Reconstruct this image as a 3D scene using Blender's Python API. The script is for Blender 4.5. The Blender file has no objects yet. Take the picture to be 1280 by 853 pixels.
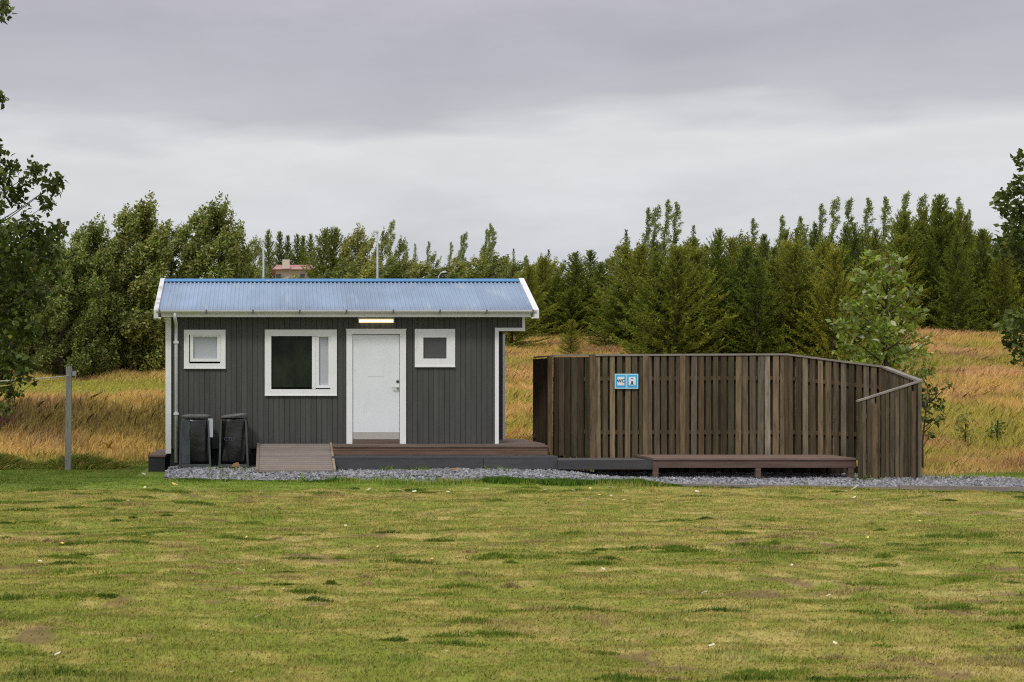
import bpy, bmesh, math, random
import numpy as np
from mathutils import Vector, Matrix

random.seed(7)
RNG = np.random.default_rng(11)
scene = bpy.context.scene
COL = scene.collection
F = 1778.0            # focal length of the photograph in its own pixels
PX0, PY0 = 341.0, 481.0
EYE = 1.6

def wx(px, Y): return (px - PX0) / F * Y
def wz(py, Y): return EYE + (PY0 - py) / F * Y
def at(px, py, Y): return Vector((wx(px, Y), Y, wz(py, Y)))

# ------------------------------------------------------------------ noise
def _hash(ix, iy, seed):
    h = (ix.astype(np.int64) * 374761393 + iy.astype(np.int64) * 668265263 + seed * 974634533) & 0x7fffffff
    h = ((h ^ (h >> 13)) * 1274126177) & 0x7fffffff
    h = h ^ (h >> 16)
    return (h & 0xffff) / 65535.0

def vnoise(x, y, seed=0):
    x = np.asarray(x, float); y = np.asarray(y, float)
    ix = np.floor(x); iy = np.floor(y)
    fx = x - ix; fy = y - iy
    fx = fx * fx * (3 - 2 * fx); fy = fy * fy * (3 - 2 * fy)
    a = _hash(ix, iy, seed); b = _hash(ix + 1, iy, seed)
    c = _hash(ix, iy + 1, seed); d = _hash(ix + 1, iy + 1, seed)
    return (a * (1 - fx) + b * fx) * (1 - fy) + (c * (1 - fx) + d * fx) * fy

def fbm(x, y, seed=0, oct=4):
    s = 0; a = 0.5; t = 0
    for k in range(oct):
        s = s + a * vnoise(x * 2 ** k + 17.3 * k, y * 2 ** k - 9.1 * k, seed + k * 13); t += a; a *= .55
    return s / t

def sstep(a, b, x):
    t = np.clip((np.asarray(x, float) - a) / (b - a), 0, 1)
    return t * t * (3 - 2 * t)

def mixc(a, b, t):
    return a * (1 - t[..., None]) + b * t[..., None]

# ------------------------------------------------------------------ terrain
PR = np.array([(-60, 0), (27.6, 0), (30, .22), (36, .9), (45, 2.0), (55, 3.1), (62, 3.9), (100, 7), (200, 14.6), (600, 30)], float)
PL = np.array([(-60, 0), (28.0, 0), (29.2, .12), (30.3, .45), (32.2, 1.12), (34, 1.2), (38, 1.28), (46, 1.56), (56, 2.3), (100, 5.6), (200, 14.0), (600, 30)], float)

def gfront(x): return np.interp(x, [-1.9, .3, 5.0, 7.2, 11, 14, 24], [24.05, 23.5, 22.35, 21.8, 20.7, 19.9, 17.6])

def ground_h(x, y):
    x = np.asarray(x, float); y = np.asarray(y, float)
    yy = y + (fbm(x * .12, y * .0 + 3, 91, 2) - .5) * 1.2 * sstep(28.6, 31, y)
    r = np.interp(yy, PR[:, 0], PR[:, 1]); l = np.interp(yy, PL[:, 0], PL[:, 1])
    u = x / np.maximum(y, 5)
    t = sstep(-.02, .12, u)
    z = l * (1 - t) + r * t
    slope = sstep(28.5, 33, y)
    z = z + slope * (fbm(x * .5, y * .5, 5, 3) - .5) * .30 + sstep(28.6, 30, y) * (fbm(x * 1.7, y * 1.2, 8, 2) - .5) * .12
    near = 1 - sstep(23, 25, y)
    z = z + near * ((fbm(x * .55, y * .9, 21, 4) - .5) * .13 + (fbm(x * 1.4, y * 3.4, 27, 4) - .5) * .095)
    dip = sstep(4.8, 6.0, x) * sstep(.0, .12, y - gfront(x)) * (1 - sstep(26.2, 27.2, y)) * (1 - sstep(11.0, 13, x))
    return z - .12 * dip

def gz(x, y): return float(ground_h(np.array([x]), np.array([y]))[0])

C_ = lambda *a: np.array(a, float)
def lawn_col(x, y):
    n1 = fbm(x * .30, y * .45, 41, 4); n2 = fbm(x * 1.1, y * 3.0, 47, 4); n3 = fbm(x * .75 + 30, y * 1.0, 53, 4); n4 = fbm(x * 2.7, y * 2.7, 59, 3); n5 = fbm(x * 4.5, y * 5, 67, 3)
    sh = x.shape + (3,)
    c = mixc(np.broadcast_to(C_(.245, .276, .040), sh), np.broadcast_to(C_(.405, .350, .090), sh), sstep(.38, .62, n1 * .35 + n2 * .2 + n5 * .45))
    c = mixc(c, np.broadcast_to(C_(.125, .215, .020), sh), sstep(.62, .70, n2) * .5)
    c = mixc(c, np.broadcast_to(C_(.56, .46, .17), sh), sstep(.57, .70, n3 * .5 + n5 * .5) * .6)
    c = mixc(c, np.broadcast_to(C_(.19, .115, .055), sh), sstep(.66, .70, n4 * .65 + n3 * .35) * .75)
    edge = sstep(21.0, 22.4, y) * (1 - sstep(28, 29, y))
    c = mixc(c, np.broadcast_to(C_(.17, .30, .028), sh), edge * .7)
    return c

def field_col(x, y):
    u = x / np.maximum(y, 5)
    sh = x.shape + (3,)
    n1 = fbm(x * .22, y * .30, 71, 4); n2 = fbm(x * .8, y * .8, 73, 4); n3 = fbm(x * .35 + 9, y * .5, 79, 3)
    c = mixc(np.broadcast_to(C_(.66, .455, .150), sh), np.broadcast_to(C_(.69, .44, .20), sh), sstep(.4, .6, n1))
    c = mixc(c, np.broadcast_to(C_(.46, .37, .085), sh), sstep(.5, .68, n2) * .7)
    c = mixc(c, np.broadcast_to(C_(.34, .20, .11), sh), sstep(.60, .72, n3) * .7)
    left = 1 - sstep(-.03, .06, u)
    strip = left * sstep(34.5, 36.5, y + (n1 - .5) * 5) * (1 - sstep(44, 48, y + (n1 - .5) * 6))
    c = mixc(c, np.broadcast_to(C_(.36, .385, .06), sh), strip * .75)
    bank = left * sstep(29.6, 30.6, y + (n1 - .5) * 1.5) * (1 - sstep(31.6, 32.6, y + (n2 - .5) * 2))
    c = mixc(c, np.broadcast_to(C_(.19, .15, .035), sh), bank * .85)
    c = mixc(c, np.broadcast_to(C_(.11, .055, .035), sh), bank * sstep(.5, .62, n2))
    far = sstep(60, 75, y)
    c = mixc(c, np.broadcast_to(C_(.12, .13, .04), sh), far * .8)
    green = (1 - left) * sstep(.50, .66, fbm(x * .25 + 4, y * .4, 83, 4))
    c = mixc(c, np.broadcast_to(C_(.42, .40, .07), sh), green * .7)
    return c

def fedge(x): return 28.0 - 2.6 * sstep(10.6, 12.2, x)

def ground_col(x, y):
    f = sstep(0, .8, y - fedge(x) + (fbm(x * .9, y * .9, 61, 3) - .5) * .9)
    return mixc(lawn_col(x, y), field_col(x, y), f)

# ------------------------------------------------------------------ materials
def new_mat(name):
    m = bpy.data.materials.new(name); m.use_nodes = True
    nt = m.node_tree; nt.nodes.clear()
    out = nt.nodes.new('ShaderNodeOutputMaterial')
    b = nt.nodes.new('ShaderNodeBsdfPrincipled')
    nt.links.new(b.outputs[0], out.inputs[0])
    return m, nt, b, out

def N(nt, t, **kw):
    n = nt.nodes.new(t)
    for k, v in kw.items(): setattr(n, k, v)
    return n

def noise_node(nt, scale, stretch=(1, 1, 1), detail=4, rough=.6):
    tc = N(nt, 'ShaderNodeTexCoord'); mp = N(nt, 'ShaderNodeMapping')
    mp.inputs['Scale'].default_value = stretch
    nz = N(nt, 'ShaderNodeTexNoise'); nz.inputs['Scale'].default_value = scale
    nz.inputs['Detail'].default_value = detail; nz.inputs['Roughness'].default_value = rough
    nt.links.new(tc.outputs['Object'], mp.inputs[0]); nt.links.new(mp.outputs[0], nz.inputs['Vector'])
    return nz

def ramp(nt, src, stops):
    r = N(nt, 'ShaderNodeValToRGB'); e = r.color_ramp.elements
    while len(e) < len(stops): e.new(.5)
    for k, (p, c) in enumerate(stops):
        e[k].position = p; e[k].color = (*c, 1) if len(c) == 3 else c
    nt.links.new(src, r.inputs[0]); return r

def mult(nt, a, b, fac=1.0, blend='MULTIPLY'):
    m = N(nt, 'ShaderNodeMix', data_type='RGBA', blend_type=blend)
    m.inputs[0].default_value = fac
    nt.links.new(a, m.inputs[6]); nt.links.new(b, m.inputs[7])
    return m.outputs[2]

def surf(name, col, rough=.6, var=.15, scale=3, stretch=(1, 1, 1), bump=0, bscale=40, attr=False, metallic=0, spec=.5, dirt=None, bdist=.004):
    m, nt, b, out = new_mat(name)
    nz = noise_node(nt, scale, stretch)
    lo = tuple(c * (1 - var) for c in col); hi = tuple(min(1, c * (1 + var)) for c in col)
    c = ramp(nt, nz.outputs[0], [(.3, lo), (.7, hi)]).outputs[0]
    if attr:
        a = N(nt, 'ShaderNodeAttribute', attribute_name='Col'); c = mult(nt, c, a.outputs['Color'])
    if dirt:
        dn = noise_node(nt, dirt[1], dirt[2] if len(dirt) > 2 else (1, 1, 1), 6, .7)
        mk = ramp(nt, dn.outputs[0], [(dirt[3] if len(dirt) > 3 else .55, (0, 0, 0)), (.75, (1, 1, 1))])
        mx = N(nt, 'ShaderNodeMix', data_type='RGBA'); nt.links.new(mk.outputs[0], mx.inputs[0]); nt.links.new(c, mx.inputs[6]); mx.inputs[7].default_value = (*dirt[0], 1)
        c = mx.outputs[2]
    nt.links.new(c, b.inputs['Base Color'])
    b.inputs['Roughness'].default_value = rough; b.inputs['Metallic'].default_value = metallic
    b.inputs['Specular IOR Level'].default_value = spec
    if bump:
        bn = noise_node(nt, bscale, stretch); bp = N(nt, 'ShaderNodeBump')
        bp.inputs['Strength'].default_value = bump; bp.inputs['Distance'].default_value = bdist
        nt.links.new(bn.outputs[0], bp.inputs['Height']); nt.links.new(bp.outputs[0], b.inputs['Normal'])
    return m

def leaf_mat(name, col, trans=.3, rough=.55, back=None, rnd=.25, spec=.35):
    m, nt, b, out = new_mat(name)
    a = N(nt, 'ShaderNodeAttribute', attribute_name='Col')
    rgb = N(nt, 'ShaderNodeRGB'); rgb.outputs[0].default_value = (*col, 1)
    c = rgb.outputs[0]
    if back:
        g = N(nt, 'ShaderNodeNewGeometry'); mx = N(nt, 'ShaderNodeMix', data_type='RGBA')
        nt.links.new(g.outputs['Backfacing'], mx.inputs[0]); nt.links.new(c, mx.inputs[6]); mx.inputs[7].default_value = (*back, 1); c = mx.outputs[2]
    c = mult(nt, c, a.outputs['Color'])
    if rnd:
        oi = N(nt, 'ShaderNodeObjectInfo'); mr = N(nt, 'ShaderNodeMapRange'); mr.inputs[3].default_value = 1 - rnd; mr.inputs[4].default_value = 1 + rnd
        nt.links.new(oi.outputs['Random'], mr.inputs[0])
        hs = N(nt, 'ShaderNodeHueSaturation'); nt.links.new(c, hs.inputs['Color']); nt.links.new(mr.outputs[0], hs.inputs['Value'])
        mh = N(nt, 'ShaderNodeMapRange'); mh.inputs[3].default_value = .515; mh.inputs[4].default_value = .485
        nt.links.new(oi.outputs['Random'], mh.inputs[0]); nt.links.new(mh.outputs[0], hs.inputs['Hue'])
        c = hs.outputs[0]
    nt.links.new(c, b.inputs['Base Color']); b.inputs['Roughness'].default_value = rough
    b.inputs['Specular IOR Level'].default_value = spec
    tr = N(nt, 'ShaderNodeBsdfTranslucent'); nt.links.new(c, tr.inputs[0])
    ms = N(nt, 'ShaderNodeMixShader'); ms.inputs[0].default_value = trans
    nt.links.new(b.outputs[0], ms.inputs[1]); nt.links.new(tr.outputs[0], ms.inputs[2]); nt.links.new(ms.outputs[0], out.inputs[0])
    return m

def attr_mat(name, rough=.9, trans=0, bump=0, spec=.2):
    m, nt, b, out = new_mat(name)
    a = N(nt, 'ShaderNodeAttribute', attribute_name='Col')
    nz = noise_node(nt, 9, (1, 1, 1), 6, .7)
    r = ramp(nt, nz.outputs[0], [(.3, (.72, .72, .72)), (.7, (1.25, 1.25, 1.25))])
    c = mult(nt, a.outputs['Color'], r.outputs[0]) if not trans else a.outputs['Color']
    nt.links.new(c, b.inputs['Base Color']); b.inputs['Roughness'].default_value = rough; b.inputs['Specular IOR Level'].default_value = spec
    if trans:
        tr = N(nt, 'ShaderNodeBsdfTranslucent'); nt.links.new(a.outputs['Color'], tr.inputs[0])
        ms = N(nt, 'ShaderNodeMixShader'); ms.inputs[0].default_value = trans
        nt.links.new(b.outputs[0], ms.inputs[1]); nt.links.new(tr.outputs[0], ms.inputs[2]); nt.links.new(ms.outputs[0], out.inputs[0])
    return m

M = {}
M['wall'] = surf('dark_grey_cladding', (.060, .062, .058), .6, .2, 2.0, (6, 6, .5), .3, 60, attr=True, dirt=((.10, .098, .09), 3, (3, 3, .5), .6))
M['plinth'] = surf('black_plinth', (.022, .022, .024), .7, .2)
M['white'] = surf('white_painted_wood', (.85, .86, .87), .45, .04, 4, (1, 1, 1), .15, 30, dirt=((.62, .61, .57), 4, (2, 2, .7), .6))
M['white_metal'] = surf('white_gutter_metal', (.70, .71, .72), .4, .05, dirt=((.5, .5, .48), 5, (.6, 2, 2), .58))
M['doorpaint'] = surf('white_door_paint', (.78, .81, .84), .4, .03, 2.5, dirt=((.66, .67, .67), 2.5, (2, 2, .6), .58))
M['steel'] = surf('brushed_steel', (.52, .50, .47), .45, .12, 8, (1, 1, 8), metallic=.4)
M['darkmetal'] = surf('dark_metal', (.08, .08, .08), .45, .2, metallic=.6)
M['roof'] = surf('blue_painted_sheet_roof', (.25, .33, .45), .55, .14, 1.3, (1.2, .5, 1), dirt=((.36, .42, .50), 2.2, (2.5, .35, 1), .54), attr=True)
M['ridge'] = surf('bright_blue_ridge_sheet', (.035, .195, .42), .38, .12, 4, (.4, 1, 1), dirt=((.30, .42, .56), 5, (.5, 1, 1), .6))
M['verge'] = surf('flaking_white_verge_sheet', (.72, .73, .74), .45, .06, dirt=((.22, .12, .07), 5.5, (1, 1, 1), .59))
M['rustverge'] = surf('rust_flaked_white_verge_sheet', (.70, .71, .72), .5, .06, dirt=((.13, .075, .05), 4.2, (1.5, 1.5, 1.5), .50))
M['bracket'] = surf('gutter_bracket_metal', (.10, .10, .10), .5, .2)
M['frost'] = surf('frosted_white_glass', (.44, .47, .51), .22, .03)
M['darkglass'] = surf('dark_glass_painted_reflection', (.014, .018, .009), .04, .75, 2.2, (1.5, 1, 1), spec=.16)  # green-black blotches paint in a reflection of trees
M['greyglass'] = surf('dim_grey_window_glass', (.070, .072, .070), .10, .1)
M['deckwood'] = surf('weathered_brown_deck_wood', (.140, .098, .075), .75, .3, 5, (.35, 6, 6), .4, 40, attr=True)
M['greystep'] = surf('dark_grey_painted_timber', (.070, .072, .076), .6, .2, 4, (.4, 3, 3), .3, 40, attr=True)
M['rampwood'] = surf('pinkish_brown_ramp_boards', (.225, .190, .165), .8, .18, 5, (.5, 6, 6), .3, 30, attr=True)
M['fence'] = surf('weathered_brown_fence_board', (1, 1, 1), .85, .55, 7, (3, 3, .30), .6, 50, attr=True, spec=.12, dirt=((.05, .04, .027), 3.6, (5, 5, .8), .55))
M['cap'] = surf('greyed_cap_rail_wood', (.25, .22, .18), .8, .2, 5, (.6, 3, 3), .3, 40)
M['concrete'] = surf('weathered_kerb_timber', (.235, .205, .175), .85, .25, 5, (.5, 3, 3), .4, 40)
M['postwood'] = surf('grey_weathered_post', (.34, .335, .315), .85, .2, 5, (4, 4, .4), .5, 40, dirt=((.16, .15, .13), 6, (4, 4, .5), .58))
M['rope_w'] = surf('pale_rope', (.66, .66, .62), .8, .1)
M['rope_y'] = surf('yellow_rope', (.60, .48, .12), .8, .1)
M['binmetal'] = surf('galvanised_bin_frame', (.085, .095, .092), .5, .25, 6, metallic=.35)
M['binlid'] = surf('grey_bin_lid', (.14, .14, .136), .45, .3, 5)
M['binsheet'] = surf('bluish_grey_bin_sheet', (.05, .066, .070), .4, .4, 4)
M['bag'] = surf('black_plastic_bag', (.012, .012, .014), .30, .25, 5, (1, 1, 1), .55, 7, spec=.6, bdist=.03)
M['bagprint'] = surf('faint_blue_bag_print', (.055, .09, .14), .5, .1)
M['cardboard'] = surf('brown_cardboard', (.32, .17, .07), .8, .1)
M['signwhite'] = surf('white_sign_face', (.80, .84, .88), .35, .02)
M['signblue'] = surf('cyan_blue_sign_face', (.02, .42, .76), .35, .03)
M['signborder'] = surf('pale_blue_sign_border', (.42, .70, .86), .35, .03)
M['signblack'] = surf('black_sign_print', (.015, .015, .017), .5, .1)
M['bark'] = surf('grey_brown_bark', (.065, .054, .04), .9, .3, 5, (3, 3, .5), .5, 30, spec=.1)
M['stone'] = attr_mat('grey_gravel_stone', .85)
M['ground'] = attr_mat('lawn_and_meadow_soil', .95)
M['blade'] = attr_mat('grass_blade', .8, .25)
M['leaf_near'] = leaf_mat('dark_cottonwood_leaf', (.072, .102, .016), .32, .55, (.11, .135, .036), 0, .16)
M['leaf_pop'] = leaf_mat('bright_cottonwood_leaf', (.24, .325, .036), .42, .45, (.28, .35, .10), 0, .22)
M['leaf_willow'] = leaf_mat('silvery_willow_leaf', (.165, .215, .038), .38, .55, (.33, .355, .12), .12, .14)
M['leaf_bush'] = leaf_mat('mixed_green_birch_leaf', (.205, .235, .036), .38, .55, (.28, .30, .09), .25, .14)
M['leaf_spire'] = leaf_mat('pale_poplar_leaf', (.23, .285, .070), .38, .55, (.31, .36, .14), .15, .14)
M['needle'] = leaf_mat('dark_spruce_needles', (.155, .200, .029), .34, .65, None, .2, .12)
M['pine'] = leaf_mat('olive_pine_needles', (.225, .255, .036), .34, .65, None, .2, .12)
M['yellowleaf'] = surf('fallen_yellow_leaf', (.72, .55, .16), .7, .15)
M['paleleaf'] = surf('fallen_pale_leaf', (.66, .63, .44), .7, .15)
M['redroof'] = surf('faded_red_roof', (.40, .14, .13), .6, .08)
M['cream'] = surf('cream_house_wall', (.62, .55, .45), .8, .06)
M['lampsteel'] = surf('pale_grey_lamp_steel', (.42, .46, .50), .5, .06)
M['lamphead'] = surf('pale_lamp_head', (.55, .57, .58), .4, .05)

m, nt, b, out = new_mat('lit_lamp_tube')
e = N(nt, 'ShaderNodeEmission'); e.inputs[0].default_value = (1, .76, .42, 1); e.inputs[1].default_value = 2.4
nt.links.new(e.outputs[0], out.inputs[0]); M['lit'] = m

# ------------------------------------------------------------------ mesh helpers
class MB:
    def __init__(s): s.v = []; s.f = []; s.c = []; s.smooth = []
    def add(s, vs, fs, col=(1, 1, 1), smooth=False):
        o = len(s.v); s.v += [tuple(v) for v in vs]; s.f += [tuple(i + o for i in f) for f in fs]
        s.c += [col] * len(vs); s.smooth += [smooth] * len(fs); return s
    def box(s, x0, x1, y0, y1, z0, z1, col=(1, 1, 1), T=None):
        vs = [Vector(p) for p in ((x0, y0, z0), (x1, y0, z0), (x1, y1, z0), (x0, y1, z0), (x0, y0, z1), (x1, y0, z1), (x1, y1, z1), (x0, y1, z1))]
        if T is not None: vs = [T @ v for v in vs]
        return s.add(vs, [(0, 3, 2, 1), (4, 5, 6, 7), (0, 1, 5, 4), (1, 2, 6, 5), (2, 3, 7, 6), (3, 0, 4, 7)], col)
    def hexa(s, b4, t4, col=(1, 1, 1)):   # bottom four, top four (counter-clockwise)
        return s.add(list(b4) + list(t4), [(0, 3, 2, 1), (4, 5, 6, 7), (0, 1, 5, 4), (1, 2, 6, 5), (2, 3, 7, 6), (3, 0, 4, 7)], col)
    def tube(s, pts, rads, n=8, col=(1, 1, 1)):
        pts = [Vector(p) for p in pts]
        if not hasattr(rads, '__len__'): rads = [rads] * len(pts)
        rings = []
        for i, p in enumerate(pts):
            d = (pts[min(i + 1, len(pts) - 1)] - pts[max(i - 1, 0)]).normalized()
            a = d.orthogonal().normalized() if abs(d.z) < .95 else Vector((1, 0, 0)) - d * d.x
            a.normalize(); bb = d.cross(a)
            rings.append([p + (a * math.cos(2 * math.pi * k / n) + bb * math.sin(2 * math.pi * k / n)) * rads[i] for k in range(n)])
        vs = [v for r in rings for v in r]; fs = []
        for i in range(len(pts) - 1):
            for k in range(n):
                fs.append((i * n + k, i * n + (k + 1) % n, (i + 1) * n + (k + 1) % n, (i + 1) * n + k))
        fs.append(tuple(range(n - 1, -1, -1))); fs.append(tuple((len(pts) - 1) * n + k for k in range(n)))
        return s.add(vs, fs, col, True)
    def ring(s, x0, x1, z0, z1, w, y0, y1, wb=None, wt=None):   # rectangular frame facing -Y
        wb = wb or w; wt = wt or w
        s.box(x0, x1, y0, y1, z1 - wt, z1); s.box(x0, x1, y0, y1, z0, z0 + wb)
        s.box(x0, x0 + w, y0, y1, z0 + wb, z1 - wt); s.box(x1 - w, x1, y0, y1, z0 + wb, z1 - wt); return s
    def build(s, name, mat, parent=None):
        me = bpy.data.meshes.new(name); me.from_pydata(s.v, [], s.f); me.update()
        a = me.color_attributes.new('Col', 'FLOAT_COLOR', 'POINT')
        a.data.foreach_set('color', np.array([(*c, 1) for c in s.c], np.float32).ravel())
        me.polygons.foreach_set('use_smooth', s.smooth)
        me.materials.append(mat)
        return link(name, me, parent)

def link(name, me, parent=None):
    o = bpy.data.objects.new(name, me); COL.objects.link(o)
    if parent is not None:
        o.parent = parent
        o.matrix_parent_inverse = Matrix.Translation(-Vector(WORLD.get(parent.name, (0, 0, 0))))
        WORLD[o.name] = Vector((0, 0, 0))
    return o
WORLD = {}   # world offset of each empty so that parts can be built in world coordinates

def thing(name, loc, label, cat, group=None):
    o = bpy.data.objects.new(name, None); COL.objects.link(o); o.location = loc
    o.empty_display_size = .2
    WORLD[o.name] = Vector(loc)
    return tag(o, label, cat, group)

def tag(o, label=None, cat=None, group=None, kind=None):
    if label: o['label'] = label
    if cat: o['category'] = cat
    if group: o['group'] = group
    if kind: o['kind'] = kind
    return o

def npmesh(name, V, C, mat, k=None, smooth=False):
    """V (n,k,3) polygons, C (n,3) or (n,k,3)"""
    n, k, _ = V.shape
    me = bpy.data.meshes.new(name)
    me.vertices.add(n * k); me.vertices.foreach_set('co', V.astype(np.float32).ravel())
    me.loops.add(n * k); me.loops.foreach_set('vertex_index', np.arange(n * k, dtype=np.int32))
    me.polygons.add(n); me.polygons.foreach_set('loop_start', np.arange(0, n * k, k, dtype=np.int32))
    me.polygons.foreach_set('loop_total', np.full(n, k, np.int32))
    me.update(calc_edges=True)
    if C.ndim == 2: C = np.repeat(C[:, None, :], k, 1)
    a = me.color_attributes.new('Col', 'FLOAT_COLOR', 'POINT')
    a.data.foreach_set('color', np.concatenate([C, np.ones((n, k, 1))], 2).astype(np.float32).ravel())
    me.materials.append(mat)
    return me

def gridmesh(name, P, C, mat):
    r, c, _ = P.shape
    idx = np.arange(r * c).reshape(r, c)
    q = np.stack([idx[:-1, :-1], idx[:-1, 1:], idx[1:, 1:], idx[1:, :-1]], -1).reshape(-1, 4)
    me = bpy.data.meshes.new(name)
    me.vertices.add(r * c); me.vertices.foreach_set('co', P.astype(np.float32).ravel())
    me.loops.add(q.size); me.loops.foreach_set('vertex_index', q.astype(np.int32).ravel())
    me.polygons.add(len(q)); me.polygons.foreach_set('loop_start', np.arange(0, q.size, 4, dtype=np.int32))
    me.polygons.foreach_set('loop_total', np.full(len(q), 4, np.int32))
    me.polygons.foreach_set('use_smooth', np.ones(len(q), bool))
    me.update(calc_edges=True)
    a = me.color_attributes.new('Col', 'FLOAT_COLOR', 'POINT')
    a.data.foreach_set('color', np.concatenate([C, np.ones((r, c, 1))], 2).astype(np.float32).ravel())
    me.materials.append(mat); return me

# ------------------------------------------------------------------ ground
ys = np.concatenate([np.linspace(-60, 3, 14), np.geomspace(4, 24, 330), np.linspace(24.1, 62, 260), np.geomspace(63, 600, 70)])
ss = np.linspace(-1, 1, 420); ss = np.sign(ss) * (np.abs(ss) * .55 + np.abs(ss) ** 3 * .45)
Y, S = np.meshgrid(ys, ss, indexing='ij')
X = .17 * np.maximum(Y, 8) + S * 1.35 * np.maximum(np.abs(Y), 14)
GP = np.stack([X, Y, ground_h(X, Y)], -1)
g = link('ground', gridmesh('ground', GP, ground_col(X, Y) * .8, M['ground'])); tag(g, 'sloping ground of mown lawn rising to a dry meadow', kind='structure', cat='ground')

# gravel bed
def gback(x): return np.interp(x, [-1.9, 5.2, 5.9, 9.8, 11.5, 14, 24], [26.0, 26.0, 26.0, 26.0, 24.9, 24.2, 22.6])
def gravel_h(x, y):
    f = gfront(x); kerb = sstep(5.4, 6.0, x)
    e = sstep(0, .9, y - f) * (1 - kerb) + kerb
    lv = .09 - .14 * sstep(4.6, 6.2, x) + .03 * sstep(9.5, 12, x)
    return .005 + lv * e + (fbm(x * 1.3, y * 1.3, 33, 3) - .5) * .05 * e
gx = np.linspace(-1.85, 24, 340); tt = np.linspace(0, 1, 60)
GX, T = np.meshgrid(gx, tt); GY = gfront(GX) + .02 + (gback(GX) - gfront(GX)) * T
GY = np.where(T > .99, GY, GY)
go = link('gravel_bed', gridmesh('gravel_bed', np.stack([GX, GY, gravel_h(GX, GY)], -1), np.ones(GX.shape + (3,)) * .12, M['stone']))
tag(go, 'bed of grey gravel in front of the hut and fence', 'gravel', kind='structure')
# stones
n = 44000
sx = RNG.uniform(-1.85, 17, n); t = RNG.uniform(0, 1, n)
sy = gfront(sx) + .03 + (gback(sx) - gfront(sx)) * t
sy = sy - .10 * RNG.random(n) * (sx < 5.3) * (vnoise(sx * 3.1, sx * 0, 9) > .5)
keep = (sx > -1.88 + .30 * vnoise(sy * 3, sx * 0, 3))
sx, sy = sx[keep], sy[keep]; n = len(sx)
ico = np.array([(1, 0, 0), (-1, 0, 0), (0, 1, 0), (0, -1, 0), (0, 0, 1), (0, 0, -1)], float)
tri = np.array([(0, 2, 4), (2, 1, 4), (1, 3, 4), (3, 0, 4), (2, 0, 5), (1, 2, 5), (3, 1, 5), (0, 3, 5)])
P = ico[None] * RNG.uniform(.55, 1.2, (n, 6, 1)) * (.013 + .034 * RNG.random((n, 1, 1)) ** 1.6) + RNG.normal(0, .006, (n, 6, 3))
a = RNG.uniform(0, 6.28, n); ca, sa = np.cos(a)[:, None], np.sin(a)[:, None]
P = np.stack([P[..., 0] * ca - P[..., 1] * sa, P[..., 0] * sa + P[..., 1] * ca, P[..., 2] * .75], -1)
P += np.stack([sx, sy, gravel_h(sx, sy) + .012], -1)[:, None]
Cc = np.repeat((RNG.uniform(.10, .38, (n, 1)) * C_(1.0, 1.0, 1.05)), 8, 0)
so = link('gravel', npmesh('gravel', P[:, tri].reshape(-1, 3, 3), Cc, M['stone']))
tag(so, 'loose grey gravel stones', 'gravel', kind='stuff')

# kerb along the front of the gravel, right of the platform's left end
kb = MB()
kx = [5.55, 7.4, 9.3, 11.3, 13.6, 16, 20, 24]
for x0, x1 in zip(kx[:-1], kx[1:]):
    y0, y1 = float(gfront(np.array(x0))), float(gfront(np.array(x1)))
    zt = .075 + .035 * float(sstep(6, 10, np.array(x0))) + random.uniform(-.008, .008)
    kb.hexa([(x0 + .006, y0 - .09, -.1), (x1 - .006, y1 - .09, -.1), (x1 - .006, y1 - .01, -.1), (x0 + .006, y0 - .01, -.1)],
            [(x0 + .006, y0 - .09, zt), (x1 - .006, y1 - .09, zt), (x1 - .006, y1 - .01, zt), (x0 + .006, y0 - .01, zt)])
ko = kb.build('kerb', M['concrete']); tag(ko, 'low weathered timber kerb holding back the gravel', 'kerb', kind='structure')

# ------------------------------------------------------------------ grass
def blades(x, y, z, h, w, lean, col, seed=0):
    n = len(x); r = np.random.default_rng(seed)
    a = r.uniform(0, np.pi, n)
    dx, dy = np.cos(a) * w / 2, np.sin(a) * w / 2 * .4
    b0 = np.stack([x - dx, y - dy, z - .01], -1); b1 = np.stack([x + dx, y + dy, z - .01], -1)
    lx, ly = lean
    mid = np.stack([x + lx * .35, y + ly * .35, z + h * .6], -1)
    m0 = mid - np.stack([dx, dy, 0 * x], -1) * .8; m1 = mid + np.stack([dx, dy, 0 * x], -1) * .8
    tip = np.stack([x + lx, y + ly, z + h], -1)
    return np.stack([b0, b1, m1, tip, m0], 1), col

def grass_obj(name, V, C, label):
    o = link(name, npmesh(name, V, C, M['blade'])); tag(o, label, 'grass', kind='stuff'); return o

def occupied(x, y):   # hut, decks, gravel
    g_ = (x > -1.85) & (x < 24) & (y > gfront(x) - .04) & (y < gback(x))
    h_ = (x > -2.4) & (x < 5.1) & (y > 24.7) & (y < 28.6)
    f_ = (x > 4.9) & (x < 11.6) & (y > 24.4) & (y < 26.9)
    return g_ | h_ | f_

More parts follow.
